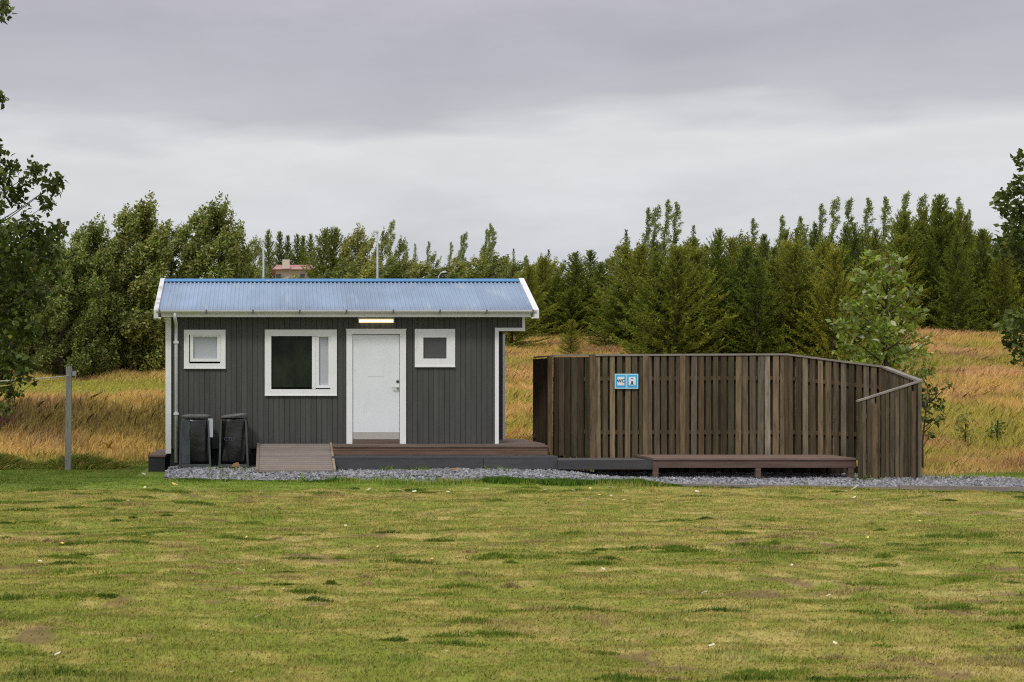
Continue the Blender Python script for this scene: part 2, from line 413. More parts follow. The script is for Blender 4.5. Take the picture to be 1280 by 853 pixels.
n = 900000
y = 6.3 + 22.3 * RNG.random(n) ** 1.15; x = (RNG.uniform(-.33, .68, n)) * y
k = ~occupied(x, y) & (y < fedge(x) + .6); x, y = x[k], y[k]; n = len(x)
tuft = fbm(x * 1.6, y * 2.1, 101, 3); patch = sstep(.62, .72, fbm(x * 1.1, y * 3.0, 47, 4))
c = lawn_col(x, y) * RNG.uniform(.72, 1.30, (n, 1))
dry = RNG.random(n) < .24
c[dry] = c[dry] * .5 + C_(.55, .44, .18) * .5
bare = sstep(.66, .70, fbm(x * 2.7, y * 2.7, 59, 3) * .65 + fbm(x * .75 + 30, y * 1.0, 53, 4) * .35)
k = RNG.random(n) > bare * .85
h = (.006 + .014 * tuft + .014 * patch) * RNG.uniform(.6, 1.35, n)
h = h + .075 * (.35 + .65 * sstep(.2, .9, x) * sstep(6.4, 5.8, x)) * sstep(.5, .05, np.abs(y - gfront(x) + .2)) * (x > -1.85) * RNG.uniform(.3, 1.6, n) * sstep(.35, .6, fbm(x * 1.1, y * 0 + 1, 7, 3))
w = .0028 + .00036 * y
V, C = blades(x, y, ground_h(x, y), h, w, (RNG.normal(.006, .012, n), RNG.normal(0, .010, n)), c, 3)
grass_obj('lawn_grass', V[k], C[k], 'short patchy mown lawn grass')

nt_ = 560
ty = 7.0 + 15 * RNG.random(nt_) ** 1.1; tx_ = RNG.uniform(-.24, .58, nt_) * ty
ok = ~occupied(tx_, ty) & (fbm(tx_ * .35, ty * .5, 401, 3) > .44); tx_, ty = tx_[ok], ty[ok]; nt_ = len(tx_)
ta = RNG.uniform(.06, .50, nt_) * RNG.uniform(.5, 1, nt_); tb = ta * RNG.uniform(.18, .4, nt_); thh = RNG.uniform(.018, .050, nt_)
m_ = 420; a_ = RNG.uniform(0, 6.28, (nt_, m_)); q_ = np.sqrt(RNG.random((nt_, m_))); wob = 1 + .35 * np.sin(a_ * 3 + RNG.uniform(0, 6, (nt_, 1))) + .2 * np.sin(a_ * 5 + RNG.uniform(0, 6, (nt_, 1)))
x = (tx_[:, None] + np.cos(a_) * q_ * ta[:, None] * wob).ravel(); y = (ty[:, None] + np.sin(a_) * q_ * tb[:, None] * wob).ravel()
h = (thh[:, None] * (1.05 - q_ ** 2 * .7)).ravel() * RNG.uniform(.4, 1.2, x.size)
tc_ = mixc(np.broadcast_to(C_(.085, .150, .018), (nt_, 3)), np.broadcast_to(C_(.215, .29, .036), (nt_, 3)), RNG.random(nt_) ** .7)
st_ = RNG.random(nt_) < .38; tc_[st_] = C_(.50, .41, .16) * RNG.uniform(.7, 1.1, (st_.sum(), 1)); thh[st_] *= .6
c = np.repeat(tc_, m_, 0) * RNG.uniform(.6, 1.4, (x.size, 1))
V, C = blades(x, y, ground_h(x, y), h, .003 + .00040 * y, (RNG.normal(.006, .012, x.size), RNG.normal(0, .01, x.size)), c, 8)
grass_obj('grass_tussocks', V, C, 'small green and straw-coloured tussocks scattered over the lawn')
n = 60000
x = RNG.uniform(-1.6, 14, n); dk_ = sstep(.1, .9, x) * (1 - sstep(5.6, 6.2, x))
y = gfront(x) - .10 * (x > 5.5) - .02 - np.abs(RNG.normal(0, .12, n)) + .06 * dk_ * RNG.random(n)
fr = fbm(x * 1.2, x * 0 + 2, 311, 3); k = RNG.random(n) < (.20 + .5 * dk_ * sstep(.2, .5, fr) + .35 * (fr > .58)); x, y, fr, dk_ = x[k], y[k], fr[k], dk_[k]; n = len(x)
V, C = blades(x, y, ground_h(x, y), (.026 + .05 * dk_ * sstep(.3, .6, fr) + .025 * (fr > .58)) * RNG.uniform(.4, 1.2, n), np.full(n, .013), (RNG.normal(0, .03, n), RNG.normal(-.01, .03, n)), C_(.105, .195, .022) * RNG.uniform(.5, 1.5, (n, 1)), 6)
grass_obj('grass_fringe', V, C, 'longer green grass along the front edge of the gravel')

# weeds in the gravel and along the deck step
n = 2600
x = RNG.uniform(-1.8, 16, n); cl = vnoise(x * 1.3, x * 0 + 5, 301)
y = np.where(RNG.random(n) < .5, np.interp(x, [-2, 5.0, 5.01, 9.6, 9.61, 11.4, 16], [24.80, 24.80, 25.0, 25.0, 24.3, 24.3, 23.2]) - np.abs(RNG.normal(0, .10, n)), gfront(x) + np.abs(RNG.normal(0, .15, n)))
k = (cl > .52) & ~((x > 4.9) & (x < 9.9) & (y > gfront(x) + .8))
x, y = x[k], y[k]; n = len(x)
V, C = blades(x, y, gravel_h(x, y), RNG.uniform(.03, .13, n), np.full(n, .016), (RNG.normal(0, .05, n), RNG.normal(0, .04, n)), C_(.18, .28, .035) * RNG.uniform(.6, 1.4, (n, 1)), 5)
grass_obj('weeds', V, C, 'green weeds growing through the gravel')

# meadow
n = 700000
q = RNG.random(n); y = 25.5 + (66 - 25.5) * q ** .85; x = RNG.uniform(-.34, .72, n) * y
k = ~((x > -2.2) & (x < 4.9) & (y < 28.6)) & (y > fedge(x) + .1); x, y = x[k], y[k]; n = len(x)
u = x / y; left = 1 - sstep(-.03, .06, u)
clump = fbm(x * 1.1, y * 1.1, 201, 3)
n1 = fbm(x * .22, y * .30, 71, 4)
strip = left * sstep(34.5, 36.5, y + (n1 - .5) * 5) * (1 - sstep(44, 48, y + (n1 - .5) * 6))
h = (.09 + .25 * clump) * RNG.uniform(.5, 1.25, n) * (1 - .6 * strip) * (.35 + .65 * sstep(.2, 1.6, y - fedge(x)))
c = field_col(x, y) * RNG.uniform(.65, 1.35, (n, 1))
lowg = 1 - sstep(.1, 1.0, y - fedge(x) + (n1 - .5) * 2)
c = mixc(c, np.broadcast_to(C_(.22, .27, .035), c.shape), lowg * .8)
lean = h * RNG.normal(.3, .5, n)
V, C = blades(x, y, ground_h(x, y), h, .006 + .00042 * y, (lean, RNG.normal(0, .35, n) * h), c, 9)
grass_obj('meadow_grass', V, C, 'tall dry golden meadow grass on the slope')

# grass mounds left of the hut (cut grass left round the post and at the photograph's left edge)
def mound(px0, px1, Yc, hh, label, seed):
    r = np.random.default_rng(seed); n = 5200
    x0, x1 = wx(px0, Yc), wx(px1, Yc); xc = (x0 + x1) / 2; rx = (x1 - x0) / 2
    t = r.normal(0, .42, n); v = r.normal(0, .4, n); x = xc + t * rx; y = Yc + .25 + v * .45
    env = np.exp(-(t * 1.2) ** 2 - v ** 2)
    z = gz(xc, Yc) + env * hh * .5 * r.uniform(.1, 1, n)
    h = r.uniform(.05, .14, n) * (.4 + env)
    col = mixc(np.broadcast_to(C_(.33, .40, .07), (n, 3)), np.broadcast_to(C_(.6, .47, .16), (n, 3)), (r.random(n) < .3).astype(float)) * r.uniform(.5, 1.3, (n, 1))
    V, C = blades(x, y, z, h, np.full(n, .022), (t * .25 + r.normal(.05, .08, n), r.normal(-.05, .08, n)), col, seed)
    o = link('grass_mound', npmesh('grass_mound', V, C, M['blade'])); tag(o, label, 'grass clump', 'long grass clumps at the lawn edge')
mound(50, 145, 26.9, .30, 'bushy green mound of long grass round the foot of the washing line post', 31)
mound(-45, 32, 26.9, .32, 'dark green mound of long grass at the far left end of the lawn edge', 32)

# ------------------------------------------------------------------ fallen leaves
def leaf_mesh(name, mat, seed):
    r = random.Random(seed); b_ = MB(); s = .5
    pts = [(-.5, 0, .06), (-.2, .27, .18), (.2, .24, .12), (.5, 0, .22), (.2, -.26, .05), (-.2, -.25, .1)]
    top = [(p[0] * s * 1.6, p[1] * s * 1.6, p[2] * s + .03 * r.random()) for p in pts]
    bot = [(p[0], p[1], p[2] - .02) for p in top]
    b_.add(top + bot, [tuple(range(6)), tuple(range(11, 5, -1))] + [(i, i + 6, (i + 1) % 6 + 6, (i + 1) % 6) for i in range(6)])
    me = bpy.data.meshes.new(name); me.from_pydata(b_.v, [], b_.f); me.materials.append(mat); return me
lm = [leaf_mesh('fallen_leaf', M['paleleaf'], 1), leaf_mesh('fallen_leaf', M['yellowleaf'], 2)]
spots = [(222, 601, .16, 1), (240, 838 / 853 * 614, .15, 0)]
spots = [(219, 605, .15, 1), (180, 595, .09, 0), (181, 611, .08, 0), (461, 613, .10, 0), (502, 615, .14, 0), (518, 616, .10, 0), (480, 613, .08, 0), (560, 617, .09, 0),
         (608, 614, .10, 0), (618, 616, .08, 1), (672, 612, .08, 1), (682, 618, .13, 0), (717, 618, .10, 0), (738, 614, .08, 1), (763, 614, .12, 0), (815, 616, .14, 1), (821, 621, .09, 1),
         (749, 622, .07, 1), (764, 622, .07, 0), (780, 628, .08, 0), (752, 629, .07, 0), (871, 618, .11, 0), (1003, 613, .10, 1), (1056, 617, .10, 0), (1068, 624, .07, 0), (1103, 626, .08, 0),
         (180, 673, .09, 1), (160, 629, .05, 0), (78, 687, .05, 1), (50, 705, .06, 0), (300, 716, .08, 0), (308, 673, .06, 1), (330, 717, .04, 0), (432, 662, .05, 0), (472, 686, .04, 1), (354, 740, .04, 1),
         (754, 717, .07, 0), (878, 649, .06, 0), (728, 651, .05, 1), (1085, 677, .05, 1), (881, 747, .06, 0), (1036, 748, .05, 0), (1224, 754, .06, 0), (1044, 809, .05, 0), (890, 817, .06, 0), (322, 773, .04, 0),
         (72, 825, .05, 0), (290, 849, .05, 0), (1115, 785, .04, 0), (558, 820, .035, 0), (395, 722, .04, 0), (100, 607, .06, 0), (26, 609, .06, 0), (640, 646, .05, 0), (975, 640, .05, 0), (1150, 652, .05, 1), (20, 640, .05, 1), (265, 625, .05, 0), (905, 664, .05, 1), (540, 700, .04, 1), (1190, 700, .05, 0), (990, 708, .05, 0)]
for i, (px, py, s, kd) in enumerate(spots):
    Y0 = EYE * F / (py - PY0); x0 = wx(px, Y0)
    o = link('fallen_leaf', lm[kd]); o.location = (x0, Y0, gz(x0, Y0) + .03); s *= 1.2
    o.scale = (s, s, s); o.rotation_euler = (random.uniform(-.5, .2), random.uniform(-.4, .4), random.uniform(0, 6.28))
    tag(o, ('yellow' if kd else 'pale whitish') + ' fallen leaf lying on the mown lawn', 'leaf', ('yellow' if kd else 'pale') + ' fallen leaves on the lawn')

# ------------------------------------------------------------------ the hut
YF = 26.0
hx = lambda p: wx(p, YF)
hz = lambda p: wz(p, YF)
hut = thing('service_hut', (hx(415), 27.1, 0), 'small dark grey clad hut with a blue corrugated roof and white door', 'hut')
XL, XR, XE = hx(209), hx(622), hx(653.5)
ZB, ZT = hz(561), 2.86
ops = [(hx(233), hx(279), hz(458), hz(416)), (hx(334), hx(418), hz(491.5), hz(415.5)), (hx(522), hx(565.5), hz(456), hz(414.5)), (hx(437), hx(503), ZB, hz(416))]

def clad(b_, x0, x1, z0, z1, yf, openings, pitch=.098, gap=.0065, th=.016, fix=None):
    nb = max(1, round((x1 - x0) / pitch)); p = (x1 - x0) / nb
    for i in range(nb):
        a, b2 = x0 + i * p + gap / 2, x0 + (i + 1) * p - gap / 2; tone = (random.uniform(.88, 1.12),) * 3
        cuts = sorted({a, b2} | {v for o in openings for v in o[:2] if a < v < b2})
        for c0, c1 in zip(cuts[:-1], cuts[1:]):
            mid = (c0 + c1) / 2
            spans = [(z0, z1)]
            for o in openings:
                if o[0] < mid < o[1]:
                    ns = []
                    for s0, s1 in spans:
                        if o[3] <= s0 or o[2] >= s1: ns.append((s0, s1)); continue
                        if o[2] > s0: ns.append((s0, o[2]))
                        if o[3] < s1: ns.append((o[3], s1))
                    spans = ns
            for s0, s1 in spans: b_.box(c0, c1, yf, yf + th, s0, s1, tone)
wb = MB()
clad(wb, XL, XR, ZB, ZT - .01, YF, ops)
clad(wb, XR + .003, XE, hz(412), ZT - .01, YF, [])
wb.build('front_wall', M['wall'], hut)
wb = MB()   # backing wall, side and rear walls, recess walls, wing at the rear right corner
YB = 28.3
bz = [(XL + .01, ops[0][0]), (ops[0][1], ops[1][0]), (ops[1][1], ops[3][0]), (ops[3][1], ops[2][0]), (ops[2][1], XR - .01)]
for a, b2 in bz: wb.box(a, b2, YF + .024, YF + .10, ZB + .01, ZT - .02)
for o in ops[:3]:
    wb.box(o[0], o[1], YF + .024, YF + .10, ZB + .01, o[2]); wb.box(o[0], o[1], YF + .024, YF + .10, o[3], ZT - .02)
wb.box(ops[3][0], ops[3][1], YF + .024, YF + .10, ops[3][3], ZT - .02)
wb.box(XL + .01, XL + .09, YF + .102, YB, ZB + .01, ZT - .02)
wb.box(XL + .092, XE - .01, YB - .08, YB, ZB + .01, ZT - .02)
wb.box(XR - .09, XR - .01, YF + .102, YB - .082, ZB + .01, ZT - .02)
wb.box(XR + .01, XE - .01, YF + .024, YF + .10, hz(411), ZT - .02)
wb.box(XE - .09, XE - .012, YF + .102, YB - .082, hz(411), ZT - .02)
wb.box(XR - .008, XE - .092, YF + .102, YB - .082, hz(411), hz(411) + .03)
yw = 27.95; xwr = wx(628.2, yw)
wb.box(XR - .008, xwr, yw, YB - .082, ZB + .01, hz(412))
wb.build('wall', M['wall'], hut)
# gable ends under the roof
YE, ZE = 25.68, wz(388.5, 25.68); YRG = 27.17; ZRG = wz(350.5, 27.17); YE2 = 2 * YRG - YE
xl, xr = wx(196, YE), wx(669.5, YE)
def zroof(y): return ZE + (ZRG - ZE) * (1 - abs(y - YRG) / (YRG - YE))
for xa, xb in ((XL + .012, XL + .085), (XE - .088, XE - .014)):
    gb = MB()
    pts = [(YF + .11, ZT - .018), (YB - .01, ZT - .018), (YB - .01, zroof(YB) - .05), (YRG, ZRG - .05), (YF + .11, zroof(YF) - .05)]
    vs = [(xa, p[0], p[1]) for p in pts] + [(xb, p[0], p[1]) for p in pts]
    gb.add(vs, [tuple(range(5)), tuple(range(9, 4, -1))] + [(i, (i + 1) % 5, (i + 1) % 5 + 5, i + 5) for i in range(5)])
    gb.build('gable_wall', M['wall'], hut)
pb = MB(); pb.box(XL + .05, XR - .03, YF + .05, YB - .05, -.05, ZB + .005); pb.box(XR - .028, XE - .1, yw + .05, YB - .06, -.05, ZB + .005)
pb.build('plinth', M['plinth'], hut)

# corrugated roof sheets
def corr(name, ya, za, yb, zb):
    wl = .0762; seg = 8; nx = int((xr - xl) / wl * seg); xs = np.linspace(xl, xr, nx)
    d = Vector((0, yb - ya, zb - za)).normalized(); nrm = Vector((0, -d.z, d.y)) if yb > ya else Vector((0, d.z, -d.y))
    rows = []
    for t in (0, .25, .5, .75, 1):
        w_ = .012 * np.cos(2 * np.pi * (xs - xl) / wl)
        rows.append(np.stack([xs, ya + (yb - ya) * t + nrm.y * w_, za + (zb - za) * t + nrm.z * w_ + .004 * math.sin(t * 3)], -1))
    Pm = np.array(rows)
    sheet = np.floor((xs - xl) / .84).astype(int); tone = np.random.default_rng(5).uniform(.90, 1.08, 40)[sheet]
    me = gridmesh(name, Pm, np.ones(Pm.shape) * tone[None, :, None], M['roof'])
    o = link(name, me, hut); md = o.modifiers.new('thickness', 'SOLIDIFY'); md.thickness = .004; return o
rf = corr('roof', YE - .05, ZE - .02 + .012, YRG, ZRG)
rb = corr('roof', YE2 + .05, ZE - .02 + .012, YRG, ZRG - .001)
rb['label'] = 'rear slope of the blue roof'
# roof underlay (boards) so the sheets rest on something
ub = MB()
for ya, yb in ((YE, YRG - .002), (YE2, YRG + .002)):
    za, zb = ZE - .032, ZRG - .032
    ub.hexa([(xl + .02, ya, za - .03), (xr - .02, ya, za - .03), (xr - .02, yb, zb - .03), (xl + .02, yb, zb - .03)], [(xl + .02, ya, za), (xr - .02, ya, za), (xr - .02, yb, zb), (xl + .02, yb, zb)])
ub.build('roof_board', M['white'], hut)
rc = MB()
for sgn in (-1, 1):
    y1 = YRG + sgn * .13; sl = (ZRG - ZE) / (YRG - YE) * .13
    rc.hexa([(xl - .01, YRG, ZRG + .022), (xr + .01, YRG, ZRG + .022), (xr + .01, y1, ZRG - sl + .022), (xl - .01, y1, ZRG - sl + .022)],
            [(xl - .01, YRG, ZRG + .030), (xr + .01, YRG, ZRG + .030), (xr + .01, y1, ZRG - sl + .027), (xl - .01, y1, ZRG - sl + .027)])
rc.build('ridge_cap', M['ridge'], hut)
def verge(xa, xb, lab, mt='verge'):
    vb = MB()
    for sgn, y0 in ((1, YE - .07), (-1, YE2 + .07)):
        z0 = ZE - .02; yk = YRG - sgn * .002
        vb.hexa([(xa, y0, z0 - .12), (xb, y0, z0 - .12), (xb, yk, ZRG - .12), (xa, yk, ZRG - .12)], [(xa, y0, z0 + .035), (xb, y0, z0 + .035), (xb, yk, ZRG + .042), (xa, yk, ZRG + .042)])
    o = vb.build('verge_board', M[mt], hut); o['label'] = lab
verge(xl - .05, xl + .03, 'left verge board with rusty flaking patches', 'rustverge'); verge(xr - .05, xr + .05, 'right white verge board')
fb = MB(); fb.box(xl + .08, xr - .08, YE + .002, YE + .03, wz(396.5, YE), wz(389.5, YE)); fb.box(xl - .05, xl + .078, YE - .06, YE + .03, wz(396.8, YE), ZE - .145); fb.box(xr - .078, xr + .05, YE - .06, YE + .03, wz(396.8, YE), ZE - .145)
fb.build('fascia', M['white'], hut)
sf = MB(); sf.box(xl + .08, xr - .08, YE + .032, YF - .004, ZT + .012, ZT + .03); sf.build('soffit', M['white'], hut)
gt = MB(); ng = 10
prof = [(YE - .055 - .055 * math.cos(math.pi * k / ng), wz(388, YE) - .055 * math.sin(math.pi * k / ng)) for k in range(ng + 1)]
prof2 = [(YE - .055 - .050 * math.cos(math.pi * k / ng), wz(388, YE) - .050 * math.sin(math.pi * k / ng)) for k in range(ng, -1, -1)]
pr = prof + prof2; L = len(pr)
gt.add([(xl + .0, p[0], p[1]) for p in pr] + [(xr - .0, p[0], p[1]) for p in pr], [(i, (i + 1) % L, (i + 1) % L + L, i + L) for i in range(L)])
gt.build('gutter', M['white_metal'], hut)
for k in range(9):
    px = 200 + 58.2 * k if k < 8 else 665
    bb = MB(); xx = wx(px, YE); bb.box(xx - .012, xx + .012, YE - .118, YE + .0, wz(388, YE) - .064, wz(388, YE) + .004); bb.build('gutter_bracket', M['bracket'], hut)
dp = MB(); xd = hx(220.5)
dp.tube([(xd, YE - .055, wz(391, YE)), (xd, YE - .04, 2.80), (xd, YF - .075, 2.70), (xd, YF - .05, 2.6), (xd, YF - .05, .18)], .031, 12)
dpo = dp.build('downpipe', M['white_metal'], hut)
for zc in (1.05, 2.35):
    cb = MB(); cb.box(xd - .045, xd + .045, YF - .095, YF - .002, zc, zc + .04); cb.build('pipe_clip', M['white_metal'], dpo)
for x0, x1, z0, z1, yy, d_ in ((hx(207), hx(214), hz(567), ZT, YF - .024, .022), (hx(618.5), hx(623.2), hz(556), hz(414.2), YF - .024, .05), (wx(628.4, yw - .02), wx(631.4, yw - .02), ZB, hz(412.5), yw - .02, .2)):
    c_ = MB(); c_.box(x0, x1, yy, yy + d_, z0, z1); c_.build('corner_board', M['white'], hut)
t_ = MB(); t_.box(hx(618.5), hx(656), YF - .026, YF + .03, hz(414.1), hz(410)); t_.box(hx(652.6), hx(656), YF - .024, YF + .03, hz(409.9), ZT); t_.build('canopy_trim', M['white'], hut)
# end side trim of canopy
def window(px0, px1, py0, py1, fw, panes, label, mats):
    x0, x1, z0, z1 = hx(px0), hx(px1), hz(py1), hz(py0)
    w_ = MB(); w_.ring(x0, x1, z0, z1, fw, YF - .035, YF + .03); w_.box(x0 - .002, x1 + .002, YF - .045, YF - .0355, z0 - .004, z0 + .02)
    fr = w_.build('window', M['white'], hut); fr['label'] = label
    for (a, b2, c0, c1, sash), mt in zip(panes, mats):
        xa, xb, za, zb = hx(a), hx(b2), hz(c1), hz(c0)
        if sash:
            s_ = MB(); s_.ring(xa - sash, xb + sash, za - sash, zb + sash, sash, YF - .022, YF + .032); s_.build('sash', M['white'], fr)
        p_ = MB(); p_.box(xa, xb, YF + .034, YF + .05, za, zb); p_.build('pane', M[mt], fr)
    return fr
window(230, 282, 412.5, 461, .095, [(241.5, 271.5, 421, 448.5, .055)], 'small square window with frosted white glass', ['frost'])
fw_ = window(331, 421, 412.3, 494.8, .118, [(339.8, 390, 419.5, 484.5, 0), (398.5, 410.5, 421.5, 481.5, .055)], 'large window with a dark fixed pane and a narrow frosted sash', ['darkglass', 'frost'])
mu = MB(); mu.box(hx(390), hx(394.6), YF - .034, YF + .031, hz(486.2), hz(420.9)); mu.build('mullion', M['white'], fw_)
window(518.3, 568.6, 411.5, 459, .155, [(529, 558, 419.8, 447.5, 0)], 'small square window with dim grey glass', ['greyglass'])
# fill between frame ring and pane for the last window's uneven border is the frame itself
# door
df = MB(); x0, x1 = hx(433), hx(507.3)
df.box(x0, hx(440.4), YF - .035, YF + .06, hz(556), hz(418)); df.box(hx(499.6), x1, YF - .035, YF + .06, hz(556), hz(418)); df.box(x0, x1, YF - .035, YF + .06, hz(418) + .001, hz(412)); df.box(x0 - .01, x1 + .01, YF - .045, YF - .0355, hz(413), hz(411.4))
df.build('door_frame', M['white'], hut)
dl = MB(); nb = 1; xa, xb = hx(440.8), hx(499.2)
for i in range(nb):
    dl.box(xa + (xb - xa) * i / nb + .0008, xa + (xb - xa) * (i + 1) / nb - .0008, YF + .004, YF + .02, hz(549.5), hz(418.6))
dl.box(xa + .001, xb - .001, YF + .021, YF + .055, hz(549.4), hz(418.8))
door = dl.build('door', M['doorpaint'], hut)
kp = MB(); kp.box(xa + .004, xb - .004, YF - .002, YF + .003, hz(549.3), hz(540.3)); kp.build('kick_plate', M['steel'], door)
pp = MB(); pp.box(hx(460), hx(480), YF - .001, YF + .003, hz(471), hz(447)); pp.build('patch_panel', M['doorpaint'], door)
hb = MB(); hb.tube([(hx(497), YF - .045, hz(485)), (hx(497), YF + .003, hz(485))], .022, 10); hb.tube([(hx(497), YF - .045, hz(485)), (hx(490), YF - .05, hz(484.6))], .011, 8); hb.build('handle', M['steel'], door)
lb = MB(); lb.tube([(hx(497), YF - .012, hz(477)), (hx(497), YF + .003, hz(477))], .026, 12); lb.build('lock', M['darkmetal'], door)
th = MB(); th.box(hx(440.5), hx(499.5), YF - .06, YF + .05, hz(556), hz(553)); th.box(hx(440.6), hx(499.4), YF - .02, YF + .05, hz(552.8), hz(549.8)); th.build('threshold', M['deckwood'], hut)
# wall lamp
lp = MB(); lp.box(hx(447.5), hx(492.5), YF - .07, YF - .002, hz(399.3), hz(397.6)); lp.box(hx(447.5), hx(448.6), YF - .07, YF - .002, hz(404), hz(399.4)); lp.box(hx(491.4), hx(492.5), YF - .07, YF - .002, hz(404), hz(399.4))
lamp = lp.build('wall_lamp', M['white_metal'], hut); lamp['label'] = 'lit strip lamp over the door'
tb = MB(); tb.tube([(hx(449), YF - .035, hz(401.6)), (hx(491), YF - .035, hz(401.6))], .026, 10); tb.build('lamp_tube', M['lit'], lamp)

# ------------------------------------------------------------------ decks, ramp, steps
def bcol(lo=.75, hi=1.25): 
    v = random.uniform(lo, hi); return (v, v * random.uniform(.95, 1.03), v * random.uniform(.92, 1.05))
ZD = .52
dk = thing('entrance_deck', (hx(550), 25.6, 0), 'raised brown timber deck below the hut door', 'deck')
d_ = MB(); YD0 = 25.3; dxl, dxr = wx(416.5, YD0), wx(684.5, YD0)
for i in range(5):
    y0 = YD0 - .02 + i * .14; d_.box(dxl, dxr, y0, y0 + .132, ZD - .035, ZD, bcol())
y0 = 26.0
i = 0
while y0 < 28.2:
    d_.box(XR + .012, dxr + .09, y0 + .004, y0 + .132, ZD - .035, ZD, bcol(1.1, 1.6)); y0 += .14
d_.build('deck_board', M['deckwood'], dk)
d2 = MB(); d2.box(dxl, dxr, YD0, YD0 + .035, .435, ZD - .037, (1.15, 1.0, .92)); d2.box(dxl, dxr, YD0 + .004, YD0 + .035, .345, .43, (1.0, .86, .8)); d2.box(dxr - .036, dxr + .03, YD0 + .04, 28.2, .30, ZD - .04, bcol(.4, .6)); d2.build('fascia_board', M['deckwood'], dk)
for xx in (dxl + .1, (dxl + dxr) / 2, dxr - .1):
    d3 = MB(); d3.box(xx - .04, xx + .04, YD0 + .3, YD0 + .38, .0, ZD - .04, (.6, .6, .6)); d3.build('post', M['deckwood'], dk)
for yy in (27, 28):
    d3 = MB(); d3.box(dxr - .13, dxr - .05, yy, yy + .08, -.02, ZD - .04, (.6, .6, .6)); d3.build('post', M['deckwood'], dk)

st = thing('deck_step', (hx(550), 25.1, 0), 'long dark grey painted timber step in front of the deck', 'step')
s_ = MB(); YS = 24.9; sxl, sxr = wx(415.5, YS), wx(697, YS)
s_.box(sxl, sxr, YS, 25.285, .305, .342, (1, 1, 1)); s_.build('tread', M['greystep'], st)
s_ = MB(); s_.box(sxl + .004, wx(604, YS), YS + .006, YS + .045, .115, .303, (.85, .85, .85)); s_.box(wx(604.6, YS), sxr - .004, YS + .006, YS + .045, .12, .303, (.95, .95, .95)); s_.box(sxr - .3, sxr - .02, YS + .05, 25.2, .0, .11, (.3, .3, .3)); s_.build('riser', M['greystep'], st)

rp = thing('access_ramp', (wx(368, 25), 25, 0), 'sloping pinkish brown boarded ramp left of the door', 'ramp')
r_ = MB(); Ya, Yb, Za, Zb = 25.9, 24.25, ZD + .005, .135
nbd = 14
for i in range(nbd):
    t0, t1 = i / nbd + .004, (i + 1) / nbd - .004
    q = lambda px, t: Vector((wx(px, 25.0), Ya + (Yb - Ya) * t, Za + (Zb - Za) * t))
    p0, p1, p2, p3 = q(324, t1), q(414.5, t1), q(414.5, t0), q(324, t0); dn = Vector((0, 0, .03))
    r_.hexa([p0 - dn, p1 - dn, p2 - dn, p3 - dn], [p0, p1, p2, p3], bcol(.92, 1.1))
r_.build('ramp_board', M['rampwood'], rp)
for a, b2, cc in ((320.5, 323.8, .95), (414.7, 417.6, 1.35)):
    r_ = MB(); q = lambda px, t, dz: Vector((wx(px, 25.0), Ya + (Yb - Ya) * t, Za + (Zb - Za) * t + dz))
    r_.hexa([q(a, 1, -.12), q(b2, 1, -.12), q(b2, 0, -.14), q(a, 0, -.14)], [q(a, 1, .02), q(b2, 1, .02), q(b2, 0, .02), q(a, 0, .02)], (cc, cc * .93, cc * .8))
    r_.build('side_rail', M['rampwood'], rp)

ls = thing('side_step', (hx(200), 26.8, 0), 'small dark timber step at the left end of the hut', 'step')
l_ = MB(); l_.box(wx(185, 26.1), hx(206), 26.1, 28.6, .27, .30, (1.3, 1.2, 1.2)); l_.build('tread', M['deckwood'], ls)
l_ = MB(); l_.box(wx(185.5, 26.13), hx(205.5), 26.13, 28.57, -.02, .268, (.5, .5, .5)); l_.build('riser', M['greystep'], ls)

pf = thing('timber_platform', (wx(943, 25.3), 25.3, 0), 'low brown timber platform on short posts before the fence', 'platform')
YP = 24.72; pxl, pxr = wx(816.5, YP), wx(1069.5, YP); ZP = .325
p_ = MB()
yk = YP - .02
while yk < 25.86:
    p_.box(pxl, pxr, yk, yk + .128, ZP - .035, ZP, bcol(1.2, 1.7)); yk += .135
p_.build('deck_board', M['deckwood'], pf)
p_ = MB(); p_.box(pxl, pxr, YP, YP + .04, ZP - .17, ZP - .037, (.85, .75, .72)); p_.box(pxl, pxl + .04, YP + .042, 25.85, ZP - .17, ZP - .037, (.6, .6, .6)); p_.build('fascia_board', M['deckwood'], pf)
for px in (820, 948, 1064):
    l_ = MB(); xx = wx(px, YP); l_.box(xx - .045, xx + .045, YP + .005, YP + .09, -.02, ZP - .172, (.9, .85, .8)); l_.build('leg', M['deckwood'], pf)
for px in (885, 1010):
    l_ = MB(); xx = wx(px, YP); l_.box(xx - .045, xx + .045, 25.6, 25.69, -.02, ZP - .172, (.9, .85, .8)); l_.build('leg', M['deckwood'], pf)
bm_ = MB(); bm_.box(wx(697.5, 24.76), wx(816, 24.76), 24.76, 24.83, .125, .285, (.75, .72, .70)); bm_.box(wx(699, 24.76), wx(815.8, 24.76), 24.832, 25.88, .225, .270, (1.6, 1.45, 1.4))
bo = bm_.build('ground_beam', M['greystep']); tag(bo, 'dark weathered beam lying between the grey step and the platform', 'beam')

